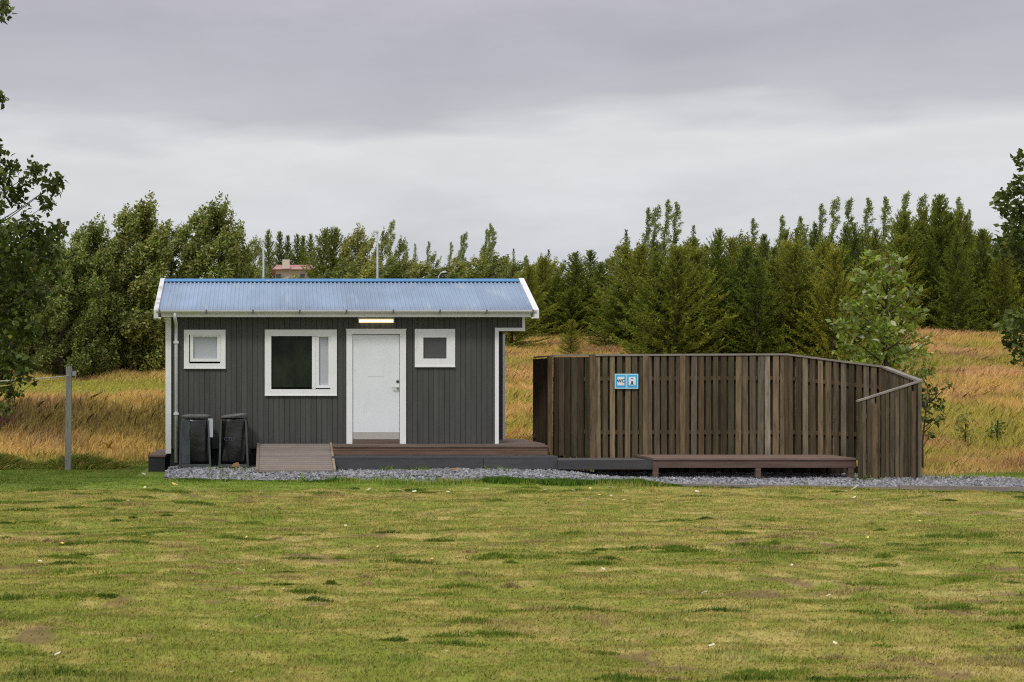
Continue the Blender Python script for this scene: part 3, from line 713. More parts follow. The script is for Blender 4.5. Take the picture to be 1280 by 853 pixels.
# ------------------------------------------------------------------ fence
fen = thing('board_fence', (wx(900, 26), 26, 0), 'tall curving fence of weathered brown vertical boards', 'fence')
def wood(light=None):
    base = random.choice([(.125, .090, .050), (.088, .066, .040), (.165, .124, .072), (.115, .092, .056), (.140, .112, .074), (.190, .145, .085), (.085, .072, .042), (.150, .126, .090)])
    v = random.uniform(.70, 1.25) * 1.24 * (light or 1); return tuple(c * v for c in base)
def panel(name, A, B, za, zb, zbot, pitch, bw, double=True, rails=True, light=1.0, dark=1.0, lift=0.0, label=None, odd=.1, split=None):
    """boards along the ground line A->B (x,y), tops running za->zb; the front faces -normal"""
    A, B = Vector((*A, 0)), Vector((*B, 0)); L_ = (B - A).length; d = (B - A) / L_; nr = Vector((d.y, -d.x, 0))   # towards the viewer
    b_ = MB(); n_ = max(1, round(L_ / pitch)); p_ = L_ / n_
    R = Matrix((d, -nr, Vector((0, 0, 1)))).transposed().to_4x4(); T = Matrix.Translation(A) @ R
    for i in range(n_):
        s = (i + .5) * p_; zt = za + (zb - za) * s / L_
        w_ = bw * random.uniform(.9, 1.08)
        cc = wood(light * dark) if random.random() > odd else wood(1.55 * light * dark)
        j = random.uniform(-.006, .006)
        lean = random.uniform(-.014, .014)
        x0, x1 = s - w_ / 2 + j, s + w_ / 2 + j
        zl, zh = zbot + random.uniform(-.012, .012), zt - .035
        y0 = -.045 + random.uniform(-.004, .004)
        vs = [Vector(v) for v in ((x0, y0, zl), (x1, y0, zl), (x1, y0 + .02, zl), (x0, y0 + .02, zl), (x0 + lean, y0, zh), (x1 + lean, y0, zh), (x1 + lean, y0 + .02, zh), (x0 + lean, y0 + .02, zh))]
        vs = [T @ v for v in vs]
        b_.hexa(vs[:4], vs[4:], cc)
        if double:
            s2 = i * p_; zt2 = za + (zb - za) * s2 / L_
            wv = bw * random.uniform(.85, 1.0)
            if s2 > .03: b_.box(s2 - wv / 2, s2 + wv / 2, .024, .044, min(-.14, zl), zt2 - .036, wood(.55 * dark), T)  # rear boards coloured darker to paint shade into the gaps
    o = b_.build('panel', M['fence'], fen)
    if label: o['label'] = label
    if rails:
        for f_ in (.235, .75):
            rl = MB()
            z0, z1 = za - (za - zbot) * f_, zb - (zb - zbot) * f_
            vs = [T @ Vector(v) for v in ((0, -.022, z0 - .035), (L_, -.022, z1 - .035), (L_, .022, z1 - .035), (0, .022, z0 - .035), (0, -.022, z0 + .035), (L_, -.022, z1 + .035), (L_, .022, z1 + .035), (0, .022, z0 + .035))]
            rl.hexa(vs[:4], vs[4:], (.15, .105, .06))
            rl.build('rail', M['fence'], fen)
    return T, L_
def cap(A, B, za, zb, w=.11, h=.035):
    A, B = Vector((*A, 0)), Vector((*B, 0)); L_ = (B - A).length; d = (B - A) / L_; nr = Vector((d.y, -d.x, 0))
    c_ = MB(); f0, f1 = nr * (w * .6), -nr * (w * .4)
    Z = Vector((0, 0, 1))
    c_.hexa([A + f0 + Z * (za - h), B + f0 + Z * (zb - h), B + f1 + Z * (zb - h), A + f1 + Z * (za - h)], [A + f0 + Z * za, B + f0 + Z * zb, B + f1 + Z * zb, A + f1 + Z * za])
    c_.build('cap_rail', M['cap'], fen)
def fpost(px, Y, zt, zb=0, w=.09, col=(.17, .115, .065)):
    b_ = MB(); xx = wx(px, Y); b_.box(xx - w / 2, xx + w / 2, Y - w / 2, Y + w / 2, zb, zt, col); b_.build('post', M['fence'], fen)
YM = 26.0
P0 = (wx(742, YM), YM); P1 = (wx(982, YM), YM); P2 = (wx(1106, YM), YM); P3 = (wx(1151, 24.55), 24.55); P4 = (wx(1071, 24.55), 24.55)
zt0, zt1, zt2, zt3, zt4 = wz(443, YM), wz(442, YM), wz(458, YM), wz(475, 24.55), wz(500.5, 24.55)
zbm = .255
panel('main', P0, P1, zt0, zt1, zbm, .136, .099, odd=.14, light=1.12); cap((P0[0] + .01, YM), P1, zt0, zt1)
panel('main', P1, P2, zt1, zt2, zbm, .136, .097, odd=.10, light=1.05); cap(P1, P2, zt1, zt2)
panel('side', P2, P3, zt2, zt3, .02, .115, .098, light=1.1); cap(P2, P3, zt2, zt3)
panel('return', P4, P3, zt4, zt3, .0, .080, .062, light=1.02, odd=.05, double=True); cap(P4, P3, zt4, zt3, .095, .032)
Pa = (wx(692, 26.6), 26.6)
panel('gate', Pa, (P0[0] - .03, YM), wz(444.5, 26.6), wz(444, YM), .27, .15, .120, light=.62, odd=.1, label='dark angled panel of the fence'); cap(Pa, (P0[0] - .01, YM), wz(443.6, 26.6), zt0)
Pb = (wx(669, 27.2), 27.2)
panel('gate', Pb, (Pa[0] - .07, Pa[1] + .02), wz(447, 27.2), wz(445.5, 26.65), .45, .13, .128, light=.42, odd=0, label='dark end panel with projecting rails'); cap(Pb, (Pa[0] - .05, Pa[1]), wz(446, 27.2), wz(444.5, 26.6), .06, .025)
for py in (476, 545):
    h_ = MB(); h_.box(wx(665.5, 27.1), wx(684, 27.1), 27.05, 27.10, wz(py + 2.5, 27.1), wz(py - 2.5, 27.1), (.09, .065, .04)); h_.build('hinge_rail', M['fence'], fen)
fpost(982.3, YM - .03, zt1 - .036, .26, .07, (.13, .095, .055)); fpost(687.5, 26.5, wz(445, 26.5), .34, .085, (.20, .14, .08)); fpost(740.3, 25.9, wz(443.6, 25.9), .20, .095, (.20, .14, .085))
fpost(1092.5, 24.47, wz(505, 24.47), -.02, .085, (.22, .155, .09)); fpost(1141, 24.47, wz(489, 24.47), -.02, .07, (.16, .115, .07))
# taller light boards nailed on the main run
for px in (806, 852):
    lb_ = MB(); xx = wx(px, YM); lb_.box(xx - .05, xx + .05, YM - .068, YM - .047, zbm, zt0 - .036, (.23, .165, .095)); lb_.build('board', M['fence'], fen)

sk = MB(); sk.box(wx(744, YM), wx(1100, YM), YM + .05, YM + .075, -.16, .10, (.05, .036, .024)); sk.build('added_dark_board', M['fence'], fen); # near-black board added to block light in the low slits; sign follows
sg = thing('toilet_sign', (wx(783, 25.9), 25.9, 1.5), 'blue and white sign with WC and a tap symbol on the fence', 'sign')
YSg = 25.915
def sbox(px0, px1, py0, py1, y0, y1, name, mat, parent):
    b_ = MB(); b_.box(wx(px0, YSg), wx(px1, YSg), y0, y1, wz(py1, YSg), wz(py0, YSg)); return b_.build(name, mat, parent)
sbox(768.6, 797.8, 467.4, 486.2, YSg, YSg + .012, 'sign_plate', M['signborder'], sg)
for x0, x1 in ((770, 782), (784.2, 796.2)):
    q_ = sbox(x0, x1, 469.2, 484.5, YSg - .003, YSg - .0005, 'sign_panel', M['signblue'], sg)
    sbox(x0 + 1.6, x1 - 1.6, 471.2, 482.0, YSg - .006, YSg - .0035, 'sign_square', M['signwhite'], q_)
def text(body, px, py, Y, size_px, name, mat, parent, extr=.0015, bold=0):
    cu = bpy.data.curves.new(name, 'FONT'); cu.body = body; cu.size = size_px / F * Y / .7; cu.align_x = 'CENTER'; cu.extrude = extr; cu.offset = bold
    ob = bpy.data.objects.new(name, cu); COL.objects.link(ob); bpy.context.view_layer.update()
    me = bpy.data.meshes.new_from_object(ob.evaluated_get(bpy.context.evaluated_depsgraph_get())); bpy.data.objects.remove(ob)
    me.transform(Matrix.Translation(at(px, py, Y)) @ Matrix.Rotation(math.pi / 2, 4, 'X')); me.materials.clear(); me.materials.append(mat)
    me.name = name; return link(name, me, parent)
text('WC', 776.1, 478.2, YSg - .0085, 3.9, 'lettering', M['signblack'], sg, bold=.002)
def sb(px0, px1, py0, py1):
    sy_ = MB(); sy_.box(wx(px0, YSg), wx(px1, YSg), YSg - .0085, YSg - .0065, wz(py1, YSg), wz(py0, YSg)); sy_.build('symbol', M['signblack'], sg)
sb(788.7, 791.3, 472.9, 473.7); sb(789.0, 791.0, 476.6, 478.2); sb(788.9, 791.1, 478.25, 480.0); sb(787.6, 792.6, 480.05, 480.9)

# ------------------------------------------------------------------ bins
def bin_stand(px0, px1, pyt, label, bag_label, txt, Y=25.3, tilt=0, seed=0):
    x0, x1 = wx(px0, Y), wx(px1, Y); zt = wz(pyt, Y); z0 = wz(584, Y); D = .5
    st_ = thing('bag_stand', ((x0 + x1) / 2, Y + D / 2, z0), label, 'bin', 'bag stands beside the ramp')
    f_ = MB(); w = .035
    f_.box(x0, x1, Y, Y + w, z0, z0 + .05); f_.box(x0, x1, Y + D - w, Y + D, z0, z0 + .05); f_.box(x0, x0 + w, Y + w, Y + D - w, z0, z0 + .045); f_.box(x1 - w, x1, Y + w, Y + D - w, z0, z0 + .045)
    f_.build('base_frame', M['binmetal'], st_)
    for xx in (x0 + .002, x1 - w - .002):
        for yy in (Y + .004, Y + D - w - .004):
            p_ = MB(); hh = zt - .10 if yy > Y + .1 else zt - .13
            ins = .03 if xx > x0 + .1 else 0
            p_.hexa([(xx, yy, z0 + .052), (xx + w, yy, z0 + .052), (xx + w, yy + w, z0 + .052), (xx, yy + w, z0 + .052)], [(xx + .03 - ins * 2, yy, hh), (xx + w * .8 + .03 - ins * 2, yy, hh), (xx + w * .8 + .03 - ins * 2, yy + w, hh), (xx + .03 - ins * 2, yy + w, hh)])
            p_.build('post', M['binmetal'], st_)
    s_ = MB(); s_.box(x0 + w + .01, x1 - w - .01, Y + D - .03, Y + D - .022, z0 + .06, zt - .12); s_.box(x0 + .012, x0 + .02, Y + w + .01, Y + D - .05, z0 + .06, zt - .14); s_.build('side_sheet', M['binsheet'], st_)
    if seed == 1:
        s_ = MB(); s_.box(x0 + .045, x0 + .20, Y + .012, Y + .02, z0 + .06, zt - .12); s_.build('front_sheet', M['binsheet'], st_)
        s_ = MB(); s_.box(x1 - .055, x1 + .03, Y + .01, Y + .06, z0 + .53, zt - .10); s_.build('hinge_box', M['lampsteel'], st_)
    # lid: flat rounded dome
    l_ = MB(); nx, ny = 14, 10; cx, cy = (x0 + x1) / 2 + .015, Y + D / 2; hw, hd = (x1 - x0) / 2 - .02, D / 2 + .02
    top = []
    for j in range(ny + 1):
        for i in range(nx + 1):
            u, v = 2 * i / nx - 1, 2 * j / ny - 1
            uu, vv = u * math.sqrt(1 - v * v * .35), v * math.sqrt(1 - u * u * .35)
            top.append(Vector((cx + uu * hw, cy + vv * hd, zt - .05 + .045 * (1 - u ** 4) * (1 - v ** 4) * .6 + tilt * u)))
    nq = (nx + 1) * (ny + 1); bot = [t - Vector((0, 0, .014)) for t in top]
    fs = []
    for j in range(ny):
        for i in range(nx):
            a = j * (nx + 1) + i; fs += [(a, a + 1, a + nx + 2, a + nx + 1), (a + nq, a + nx + 1 + nq, a + nx + 2 + nq, a + 1 + nq)]
    per = [i for i in range(nx)] + [j * (nx + 1) + nx for j in range(ny)] + [ny * (nx + 1) + i for i in range(nx, 0, -1)] + [j * (nx + 1) for j in range(ny, 0, -1)]
    for a, b2 in zip(per, per[1:] + per[:1]): fs.append((a, a + nq, b2 + nq, b2))
    l_.add(top + bot, fs, (1, 1, 1), False); l_.build('lid', M['binlid'], st_)
    # the bag
    r = random.Random(seed); B_ = 40; rings = 16; vs = []
    for k in range(rings + 1):
        t = k / rings; zz = z0 + .07 + (zt - .105 - z0 - .07) * t
        wd = (x1 - x0) / 2 * (.95 - .11 * t); dp_ = D / 2 * .84
        for i in range(B_):
            an = 2 * math.pi * i / B_; ca, sa = math.cos(an), math.sin(an)
            fold = .020 * math.sin(5 * an + 3.1 * t + seed) + .014 * math.sin(9 * an - 5 * t + seed * 2) + .03 * (vnoise(np.array(an * 2.2), np.array(t * 3.0), seed)[()] - .5)
            fold *= (1 - .8 * t ** 3)
            bulge = 1 + .06 * math.sin(t * 3) - .10 * (1 - t) ** 6
            ex = .55
            vs.append((cx + math.copysign(abs(ca) ** ex, ca) * (wd * bulge + fold), cy + math.copysign(abs(sa) ** ex, sa) * (dp_ * bulge + fold), zz))
    fs = [(k * B_ + i, k * B_ + (i + 1) % B_, (k + 1) * B_ + (i + 1) % B_, (k + 1) * B_ + i) for k in range(rings) for i in range(B_)] + [tuple(range(B_ - 1, -1, -1)), tuple(rings * B_ + i for i in range(B_))]
    bg = MB(); bg.add(vs, fs, (1, 1, 1), True)
    bt = thing('rubbish_bag', (cx, cy, z0 + .07), bag_label, 'bag', 'black bags in the stands')
    bg.build('bag_body', M['bag'], bt)
    if txt: text(txt, (px0 + px1) / 2 - 4.5, 551, Y + .028, 4.5, 'lettering', M['bagprint'], bt, .012)
    return st_
bin_stand(223.5, 264, 516.5, 'left metal bag stand with a bluish sheet side and flat grey lid', 'plain black bag hanging in the left stand beside the downpipe', None, seed=1)
bin_stand(273, 311, 516, 'right metal bag stand with a lid tilted up to its right', 'black bag with faint blue letters hanging beside the ramp', 'CTLF', tilt=.025, seed=2)
cd = MB(); cd.hexa([(wx(289, 25.2), 25.26, .14), (wx(301, 25.2), 25.26, .14), (wx(300, 25.2), 25.28, .14), (wx(290, 25.2), 25.28, .14)], [(wx(291.5, 25.2), 25.265, .20), (wx(297.5, 25.2), 25.265, .225), (wx(297, 25.2), 25.278, .22), (wx(292, 25.2), 25.278, .20)])
co = cd.build('cardboard_scrap', M['cardboard']); tag(co, 'brown scrap of cardboard at the foot of the lettered bag', 'cardboard')

stk = MB(); stk.tube([at(1060, 619, 21.0), at(1064, 613.5, 21.1), at(1071, 608, 21.15)], [.02, .018, .010], 6)
o = stk.build('stick', M['paleleaf']); tag(o, 'pale stick leaning over the timber kerb at the right', 'stick')
bl = link('fallen_leaf', leaf_mesh('fallen_leaf', M['cardboard'], 4)); bl.location = (wx(568, 24.0), 24.0, .165); bl.scale = (.24, .24, .24); tag(bl, 'reddish brown dead leaf lying on the gravel before the step', 'leaf')
sbd = MB(); sbd.box(wx(678.5, 26.9), wx(683.5, 26.9), 26.88, 26.92, ZD, wz(535, 26.9)); o = sbd.build('grey_board', M['greystep']); tag(o, 'short grey board standing upright at the dark end of the fence', 'board')
# ------------------------------------------------------------------ washing line post
YW = 26.6
po = thing('line_post', (wx(85, YW), YW, 0), 'grey weathered wooden post standing on the lawn edge', 'post')
p_ = MB(); xx = wx(85, YW); p_.hexa([(xx - .055, YW - .055, -.05), (xx + .055, YW - .055, -.05), (xx + .055, YW + .055, -.05), (xx - .055, YW + .055, -.05)], [(xx - .05 + .02, YW - .05, wz(458, YW)), (xx + .05 + .02, YW - .05, wz(458, YW)), (xx + .05 + .02, YW + .05, wz(458, YW)), (xx - .05 + .02, YW + .05, wz(458, YW))]); p_.build('shaft', M['postwood'], po)
p_ = MB(); p_.box(xx + .075, xx + .15, YW - .03, YW + .03, wz(470, YW), wz(464, YW)); p_.box(xx + .13, xx + .145, YW - .02, YW + .02, wz(474, YW), wz(470.2, YW)); p_.build('insulator', M['lampsteel'], po)
for (pya, pyb, mt, lb2, r, sag) in ((470, 482.0, 'rope_w', 'pale rope strung leftwards from the grey post, uppermost of two', .008, .02), (471.5, 493, 'rope_y', 'yellowish rope strung leftwards from the grey post below the pale one', .008, .03)):
    A = at(86, pya, YW - .07); Bp = at(-120, pyb, 16.0)
    t_ = MB(); t_.tube([A.lerp(Bp, k / 12) - Vector((0, 0, sag * 4 * (k / 12) * (1 - k / 12))) for k in range(13)], r, 6)
    o = t_.build('washing_line', M[mt]); tag(o, lb2, 'rope', 'lines tied to the grey post')
pe = thing('line_post', (wx(85, YW) - 6.0, YW - .8, 0), 'second wooden post at the far end of the ropes', 'post') if False else None

# ------------------------------------------------------------------ foliage
def rand_unit(r, n):
    v = r.normal(size=(n, 3)); return v / np.linalg.norm(v, axis=1, keepdims=True)

def leaves(P, size, r, axis_bias=(0, 0, 0), nb=(0, 0, .6), wratio=.62, val=(.65, 1.35), tint=.12, bend=0.0):
    n = len(P)
    A = rand_unit(r, n) + np.array(axis_bias); A /= np.linalg.norm(A, axis=1, keepdims=True)
    Nn = rand_unit(r, n) + np.array(nb)
    S_ = np.cross(A, Nn); S_ /= np.linalg.norm(S_, axis=1, keepdims=True) + 1e-9
    Nn = np.cross(S_, A)
    L_ = (size * r.uniform(.65, 1.3, n))[:, None]; W = L_ * wratio * .5
    b0 = P; tip = P + A * L_ - Nn * L_ * bend; m = P + A * L_ * .45
    V = np.stack([b0, m - S_ * W + Nn * W * .25, tip, m + S_ * W + Nn * W * .25], 1)
    v = r.uniform(val[0], val[1], (n, 1)); hue = r.uniform(-tint, tint, (n, 1))
    C = v * np.concatenate([1 + hue, np.ones((n, 1)), 1 - hue], 1)
    return V, C

def blob(r, c, rad, n, surf_=.5):
    d = rand_unit(r, n); q = r.random(n) ** (1 / (3 - surf_ * 1.5))
    return np.array(c) + d * q[:, None] * np.array(rad)

def branch_mesh(b_, trunk, tops, r, r0=.02):
    """tapered limbs from the trunk polyline to clump centres"""
    tz = np.array([p[2] for p in trunk])
    for c in tops:
        c = Vector(c); best = None
        hz_ = math.hypot(c.x - trunk[0][0], c.y - trunk[0][1])
        zt = max(trunk[0][2] + .3, min(tz.max() - .05, c.z - .55 * hz_ - .1))
        k = int(np.searchsorted(tz, zt)); k = min(max(k, 1), len(trunk) - 1)
        t = (zt - tz[k - 1]) / max(1e-6, tz[k] - tz[k - 1]); S0 = Vector(trunk[k - 1]).lerp(Vector(trunk[k]), min(max(t, 0), 1))
        md = S0.lerp(c, .5) + Vector((0, 0, -.06 * hz_)) + Vector(r.normal(0, .05, 3)) * (c - S0).length * .4
        pts = [S0 * (1 - s) ** 2 + md * 2 * s * (1 - s) + c * s * s for s in (0, .25, .5, .75, 1)]
        rr = min(r0, .012 + .012 * (c - S0).length)
        b_.tube(pts, [rr, rr * .8, rr * .6, rr * .4, rr * .2], 5)

def tree_from_clumps(name, base, trunk, trunk_r, clumps, leaf, per, mat, label, cat='tree', group=None, seed=1, r0=.05, nb=(0, 0, .6), axis=(0, 0, -.2), val=(.6, 1.4), surf_=.5, wr=.62, sprigs=0, pale=0):
    r = np.random.default_rng(seed)
    o = thing(name, base, label, cat, group)
    b_ = MB(); b_.tube(trunk, [trunk_r * (1 - .8 * i / (len(trunk) - 1)) for i in range(len(trunk))], 9)
    branch_mesh(b_, trunk, [c for c, _ in clumps], r, r0)
    b_.build('trunk', M['bark'], o)
    Vs, Cs = [], []
    for c, rad in clumps:
        rad = np.array(rad); n = int(per * (rad[0] * rad[1] * rad[2]) ** (2 / 3))
        P = blob(r, c, rad, max(8, n), surf_)
        V, C = leaves(P, leaf, r, axis, nb, wr, val)
        C = C * r.uniform(.8, 1.2)
        if pale: f_ = r.random(len(C)) < pale; C[f_] = C[f_] * np.array([2.3, 1.9, 5.0])
        Vs.append(V); Cs.append(C)
    me = npmesh('crown', np.concatenate(Vs), np.concatenate(Cs), mat); link('crown', me, o)
    return o

def pxclumps(lst, Y, depth, r, k=1.0, squash=1.0):
    out_ = []
    for px, py, pr_ in lst:
        Yc = Y + r.uniform(-depth, depth); rr = pr_ / F * Y * k
        out_.append((np.array([wx(px, Yc), Yc, wz(py, Yc)]), (rr, rr * 1.1, rr * squash)))
    return out_

# big tree at the left edge: trunk is outside the frame, its limbs reach in
r = np.random.default_rng(5); YT = 22.0
Lc = [(12, 208, 13), (42, 214, 15), (66, 232, 13), (58, 256, 12), (74, 226, 8), (20, 246, 16), (0, 225, 18), (30, 232, 10), (36, 284, 20), (72, 288, 14), (50, 300, 18), (18, 305, 26), (2, 330, 30), (62, 318, 17), (32, 345, 26), (6, 372, 30), (45, 372, 20), (22, 402, 26), (2, 430, 28), (38, 418, 15), (14, 452, 20), (2, 478, 18), (16, 492, 12), (10, 510, 9), (30, 470, 10), (70, 338, 10), (38, 450, 8), (2, 16, 13), (-2, 122, 10), (5, 6, 8), (-16, 190, 20), (-30, 260, 34), (44, 478, 4)]
for i in range(70): Lc.append((r.uniform(-300, -25), r.uniform(-120, 470), r.uniform(22, 44)))
tx = wx(-135, YT)
tree_from_clumps('cottonwood_tree', (tx, YT, 0), [(tx, YT, -.1), (tx + .05, YT, 1.2), (tx - .05, YT + .1, 2.8), (tx + .1, YT + .1, 4.6), (tx + .1, YT, 6.4), (tx + .2, YT, 8.0)], .20, pxclumps(Lc, YT, .7, r, 1.08), .10, 2300, M['leaf_near'],
                 'big dark leafy tree whose boughs hang in at the left edge', seed=6, r0=.018, wr=.7)
# tree at the right edge
r = np.random.default_rng(8); YT = 24.0
Rc = [(1281, 200, 12), (1272, 232, 10), (1258, 242, 8), (1284, 240, 14), (1246, 250, 8), (1256, 262, 9), (1274, 266, 14), (1264, 285, 13), (1282, 290, 16), (1250, 300, 8), (1270, 312, 13), (1255, 314, 8), (1240, 318, 4), (1282, 325, 12), (1268, 402, 13), (1256, 408, 9), (1280, 400, 16), (1266, 425, 12), (1278, 440, 12), (1284, 425, 12), (1270, 452, 5)]
for i in range(60): Rc.append((r.uniform(1345, 1540), r.uniform(0, 450), r.uniform(22, 42)))
tx = wx(1420, YT)
tree_from_clumps('cottonwood_tree', (tx, YT, 0), [(tx, YT, -.1), (tx, YT, 1.2), (tx + .1, YT + .1, 3), (tx + .1, YT + .1, 5), (tx + .1, YT, 7.5)], .17, pxclumps(Rc, YT, .6, r, 1.1), .11, 2300, M['leaf_near'],
                 'leafy tree whose boughs reach in at the right edge', seed=9, r0=.018, wr=.7, val=(.7, 1.6))
# young cottonwood behind the fence
r = np.random.default_rng(12); YT = 29.5
Pc = [(1086, 322, 8), (1120, 326, 9), (1074, 346, 9), (1100, 346, 11), (1126, 350, 9), (1142, 368, 8), (1060, 384, 11), (1088, 374, 14), (1116, 376, 13), (1148, 392, 7), (1050, 408, 10), (1076, 408, 16), (1108, 412, 18), (1140, 416, 9), (1056, 436, 13), (1088, 442, 18), (1124, 446, 16), (1150, 444, 9), (1160, 424, 5), (1070, 462, 16), (1110, 476, 18), (1140, 470, 12), (1052, 468, 10), (1092, 500, 16), (1130, 500, 12), (1064, 496, 14), (1110, 512, 14), (1148, 500, 11), (1160, 462, 8), (1082, 360, 8), (1132, 395, 9), (1098, 330, 5)]
tx = wx(1108, YT); zb_ = gz(tx, YT)
tree_from_clumps('poplar_sapling', (tx, YT, zb_), [(tx, YT, zb_ - .1), (tx + .03, YT, 1.3), (tx - .03, YT, 2.4), (tx, YT, 3.4), (tx + .05, YT, 4.2)], .06, pxclumps(Pc, YT, .45, r, 1.2), .13, 1350, M['leaf_pop'],
                 'young leafy tree with pale flickering leaves behind the curving fence', seed=14, r0=.02, wr=.6, axis=(.3, 0, .2), val=(.6, 1.35), pale=.06)
r = np.random.default_rng(15); YT = 26.6
Sc = [(1166, 488, 9), (1160, 505, 9), (1172, 500, 8), (1186, 482, 5), (1158, 522, 8), (1170, 526, 7), (1162, 545, 6), (1178, 515, 5), (1155, 475, 7), (1150, 500, 8)]
tx = wx(1153, YT)
tree_from_clumps('leafy_shrub', (tx, YT, 0), [(tx, YT, -.05), (tx, YT, .5), (tx + .05, YT, 1.0), (tx + .1, YT, 1.6)], .025, pxclumps(Sc, YT, .2, r, 1.1), .10, 1300, M['leaf_near'],
                 'dark leafy shrub sticking out past the right end of the fence', 'shrub', seed=16, r0=.012)
for i, (px, py0, py1, Y0, lb2) in enumerate(((1206, 518, 582, 30, 'small green sapling in the dry grass, left of two right of the fence'), (1246, 528, 585, 30.5, 'small green sapling in the dry grass nearest the right edge'))):
    r = np.random.default_rng(20 + i); tx = wx(px, Y0); zb_ = gz(tx, Y0); zt_ = wz(py0, Y0)
    cl = [(np.array([tx + r.normal(0, .09), Y0 + r.normal(0, .1), zb_ + (zt_ - zb_) * t]), (.16, .16, .13)) for t in np.linspace(.35, 1, 9)]
    tree_from_clumps('sapling', (tx, Y0, zb_), [(tx, Y0, zb_ - .05), (tx + .02, Y0, zb_ + .5), (tx, Y0, zt_ - .1)], .015, cl, .085, 620, M['leaf_bush'], lb2, 'sapling', 'saplings in the dry grass', seed=30 + i, r0=.008, val=(.6, 1.2))

# ---- prototype trees for the wood (unit height, base at the origin)
def proto_spruce(seed, H=5.0, width=1.05, sparse=1.0, light=1.0, lean=.0, droop=.1, base=.04, bush=0.8):
    r = np.random.default_rng(seed); Ps, Ds, Ls, Vv = [], [], [], []
    b_ = MB(); tr = [(lean * (t ** 2) * H, 0, t * H) for t in np.linspace(0, 1, 8)]
    b_.tube([(p[0], p[1], p[2] - (.15 if i == 0 else 0)) for i, p in enumerate(tr)], [.075 * (1 - t) + .006 for t in np.linspace(0, 1, 8)], 7)
    z = base * H
    while z < H * .985:
        t = z / H; L_ = width * (1 - t) ** bush * r.uniform(.75, 1.15) + .08
        nb_ = int(r.integers(5, 8)); a0 = r.uniform(0, 6.28)
        for k in range(nb_):
            an = a0 + 6.283 * k / nb_ + r.normal(0, .25); Lb = L_ * r.uniform(.6, 1.25)
            el = -.25 * (1 - t) + .75 * t + r.normal(0, .12) + .15
            d = np.array([math.cos(an) * math.cos(el), math.sin(an) * math.cos(el), math.sin(el)])
            o0 = np.array([lean * t * t * H, 0, z])
            ns = max(6, int(Lb * 46 * sparse)); s = r.random(ns) ** .75
            P = o0 + d * (s * Lb)[:, None]; P[:, 2] += -droop * (s * Lb) + .28 * Lb * s ** 2.5
            dd = d + r.normal(0, .55, (ns, 3)); dd[:, 2] += .35; dd[:, 0] += .15; dd /= np.linalg.norm(dd, axis=1, keepdims=True)
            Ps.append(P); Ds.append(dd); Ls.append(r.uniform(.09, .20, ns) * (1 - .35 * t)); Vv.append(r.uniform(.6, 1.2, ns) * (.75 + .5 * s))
            if k % 2 == 0: b_.tube([o0, o0 + d * Lb * .85], [.014, .003], 4)
        z += r.uniform(.10, .17) * (1.2 - .5 * t)
    P = np.concatenate(Ps); D = np.concatenate(Ds); L_ = np.concatenate(Ls)[:, None]; vv = np.concatenate(Vv)[:, None]
    n = len(P); S_ = np.cross(D, rand_unit(r, n)); S_ /= np.linalg.norm(S_, axis=1, keepdims=True)
    W = L_ * .15
    V = np.stack([P - S_ * W * .5, P + D * L_ * .5 - S_ * W, P + D * L_, P + D * L_ * .5 + S_ * W], 1)
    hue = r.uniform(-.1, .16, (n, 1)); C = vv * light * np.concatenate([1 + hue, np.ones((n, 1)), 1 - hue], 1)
    return b_, V, C

def proto_spire(seed, H=6.0, width=.36, n=3800, lean=.05):
    r = np.random.default_rng(seed); b_ = MB()
    cx_ = lambda t: lean * H * t ** 2.2
    b_.tube([(cx_(t), 0, t * H - (.15 if t == 0 else 0)) for t in np.linspace(0, 1, 8)], [.05 * (1 - t) + .005 for t in np.linspace(0, 1, 8)], 6)
    Ps = []
    nbr = 46
    for k in range(nbr):
        t = .12 + .86 * (k + r.random()) / nbr; an = r.uniform(0, 6.28); L_ = width * (1 - t) ** .55 * r.uniform(.7, 1.5) + .1
        o0 = np.array([cx_(t), 0, t * H]); d = np.array([math.cos(an) * .55 + .25, math.sin(an) * .55, .85])
        m = int(n / nbr); s = r.random(m) ** .7
        Ps.append(o0 + d * (s * L_ * 1.5)[:, None] + r.normal(0, .045, (m, 3)))
        b_.tube([o0, o0 + d * L_ * 1.3], [.010, .003], 4)
    P = np.concatenate(Ps); V, C = leaves(P, .08, r, (.5, 0, .3), (0, 0, .3), .6, (.6, 1.4))
    return b_, V, C

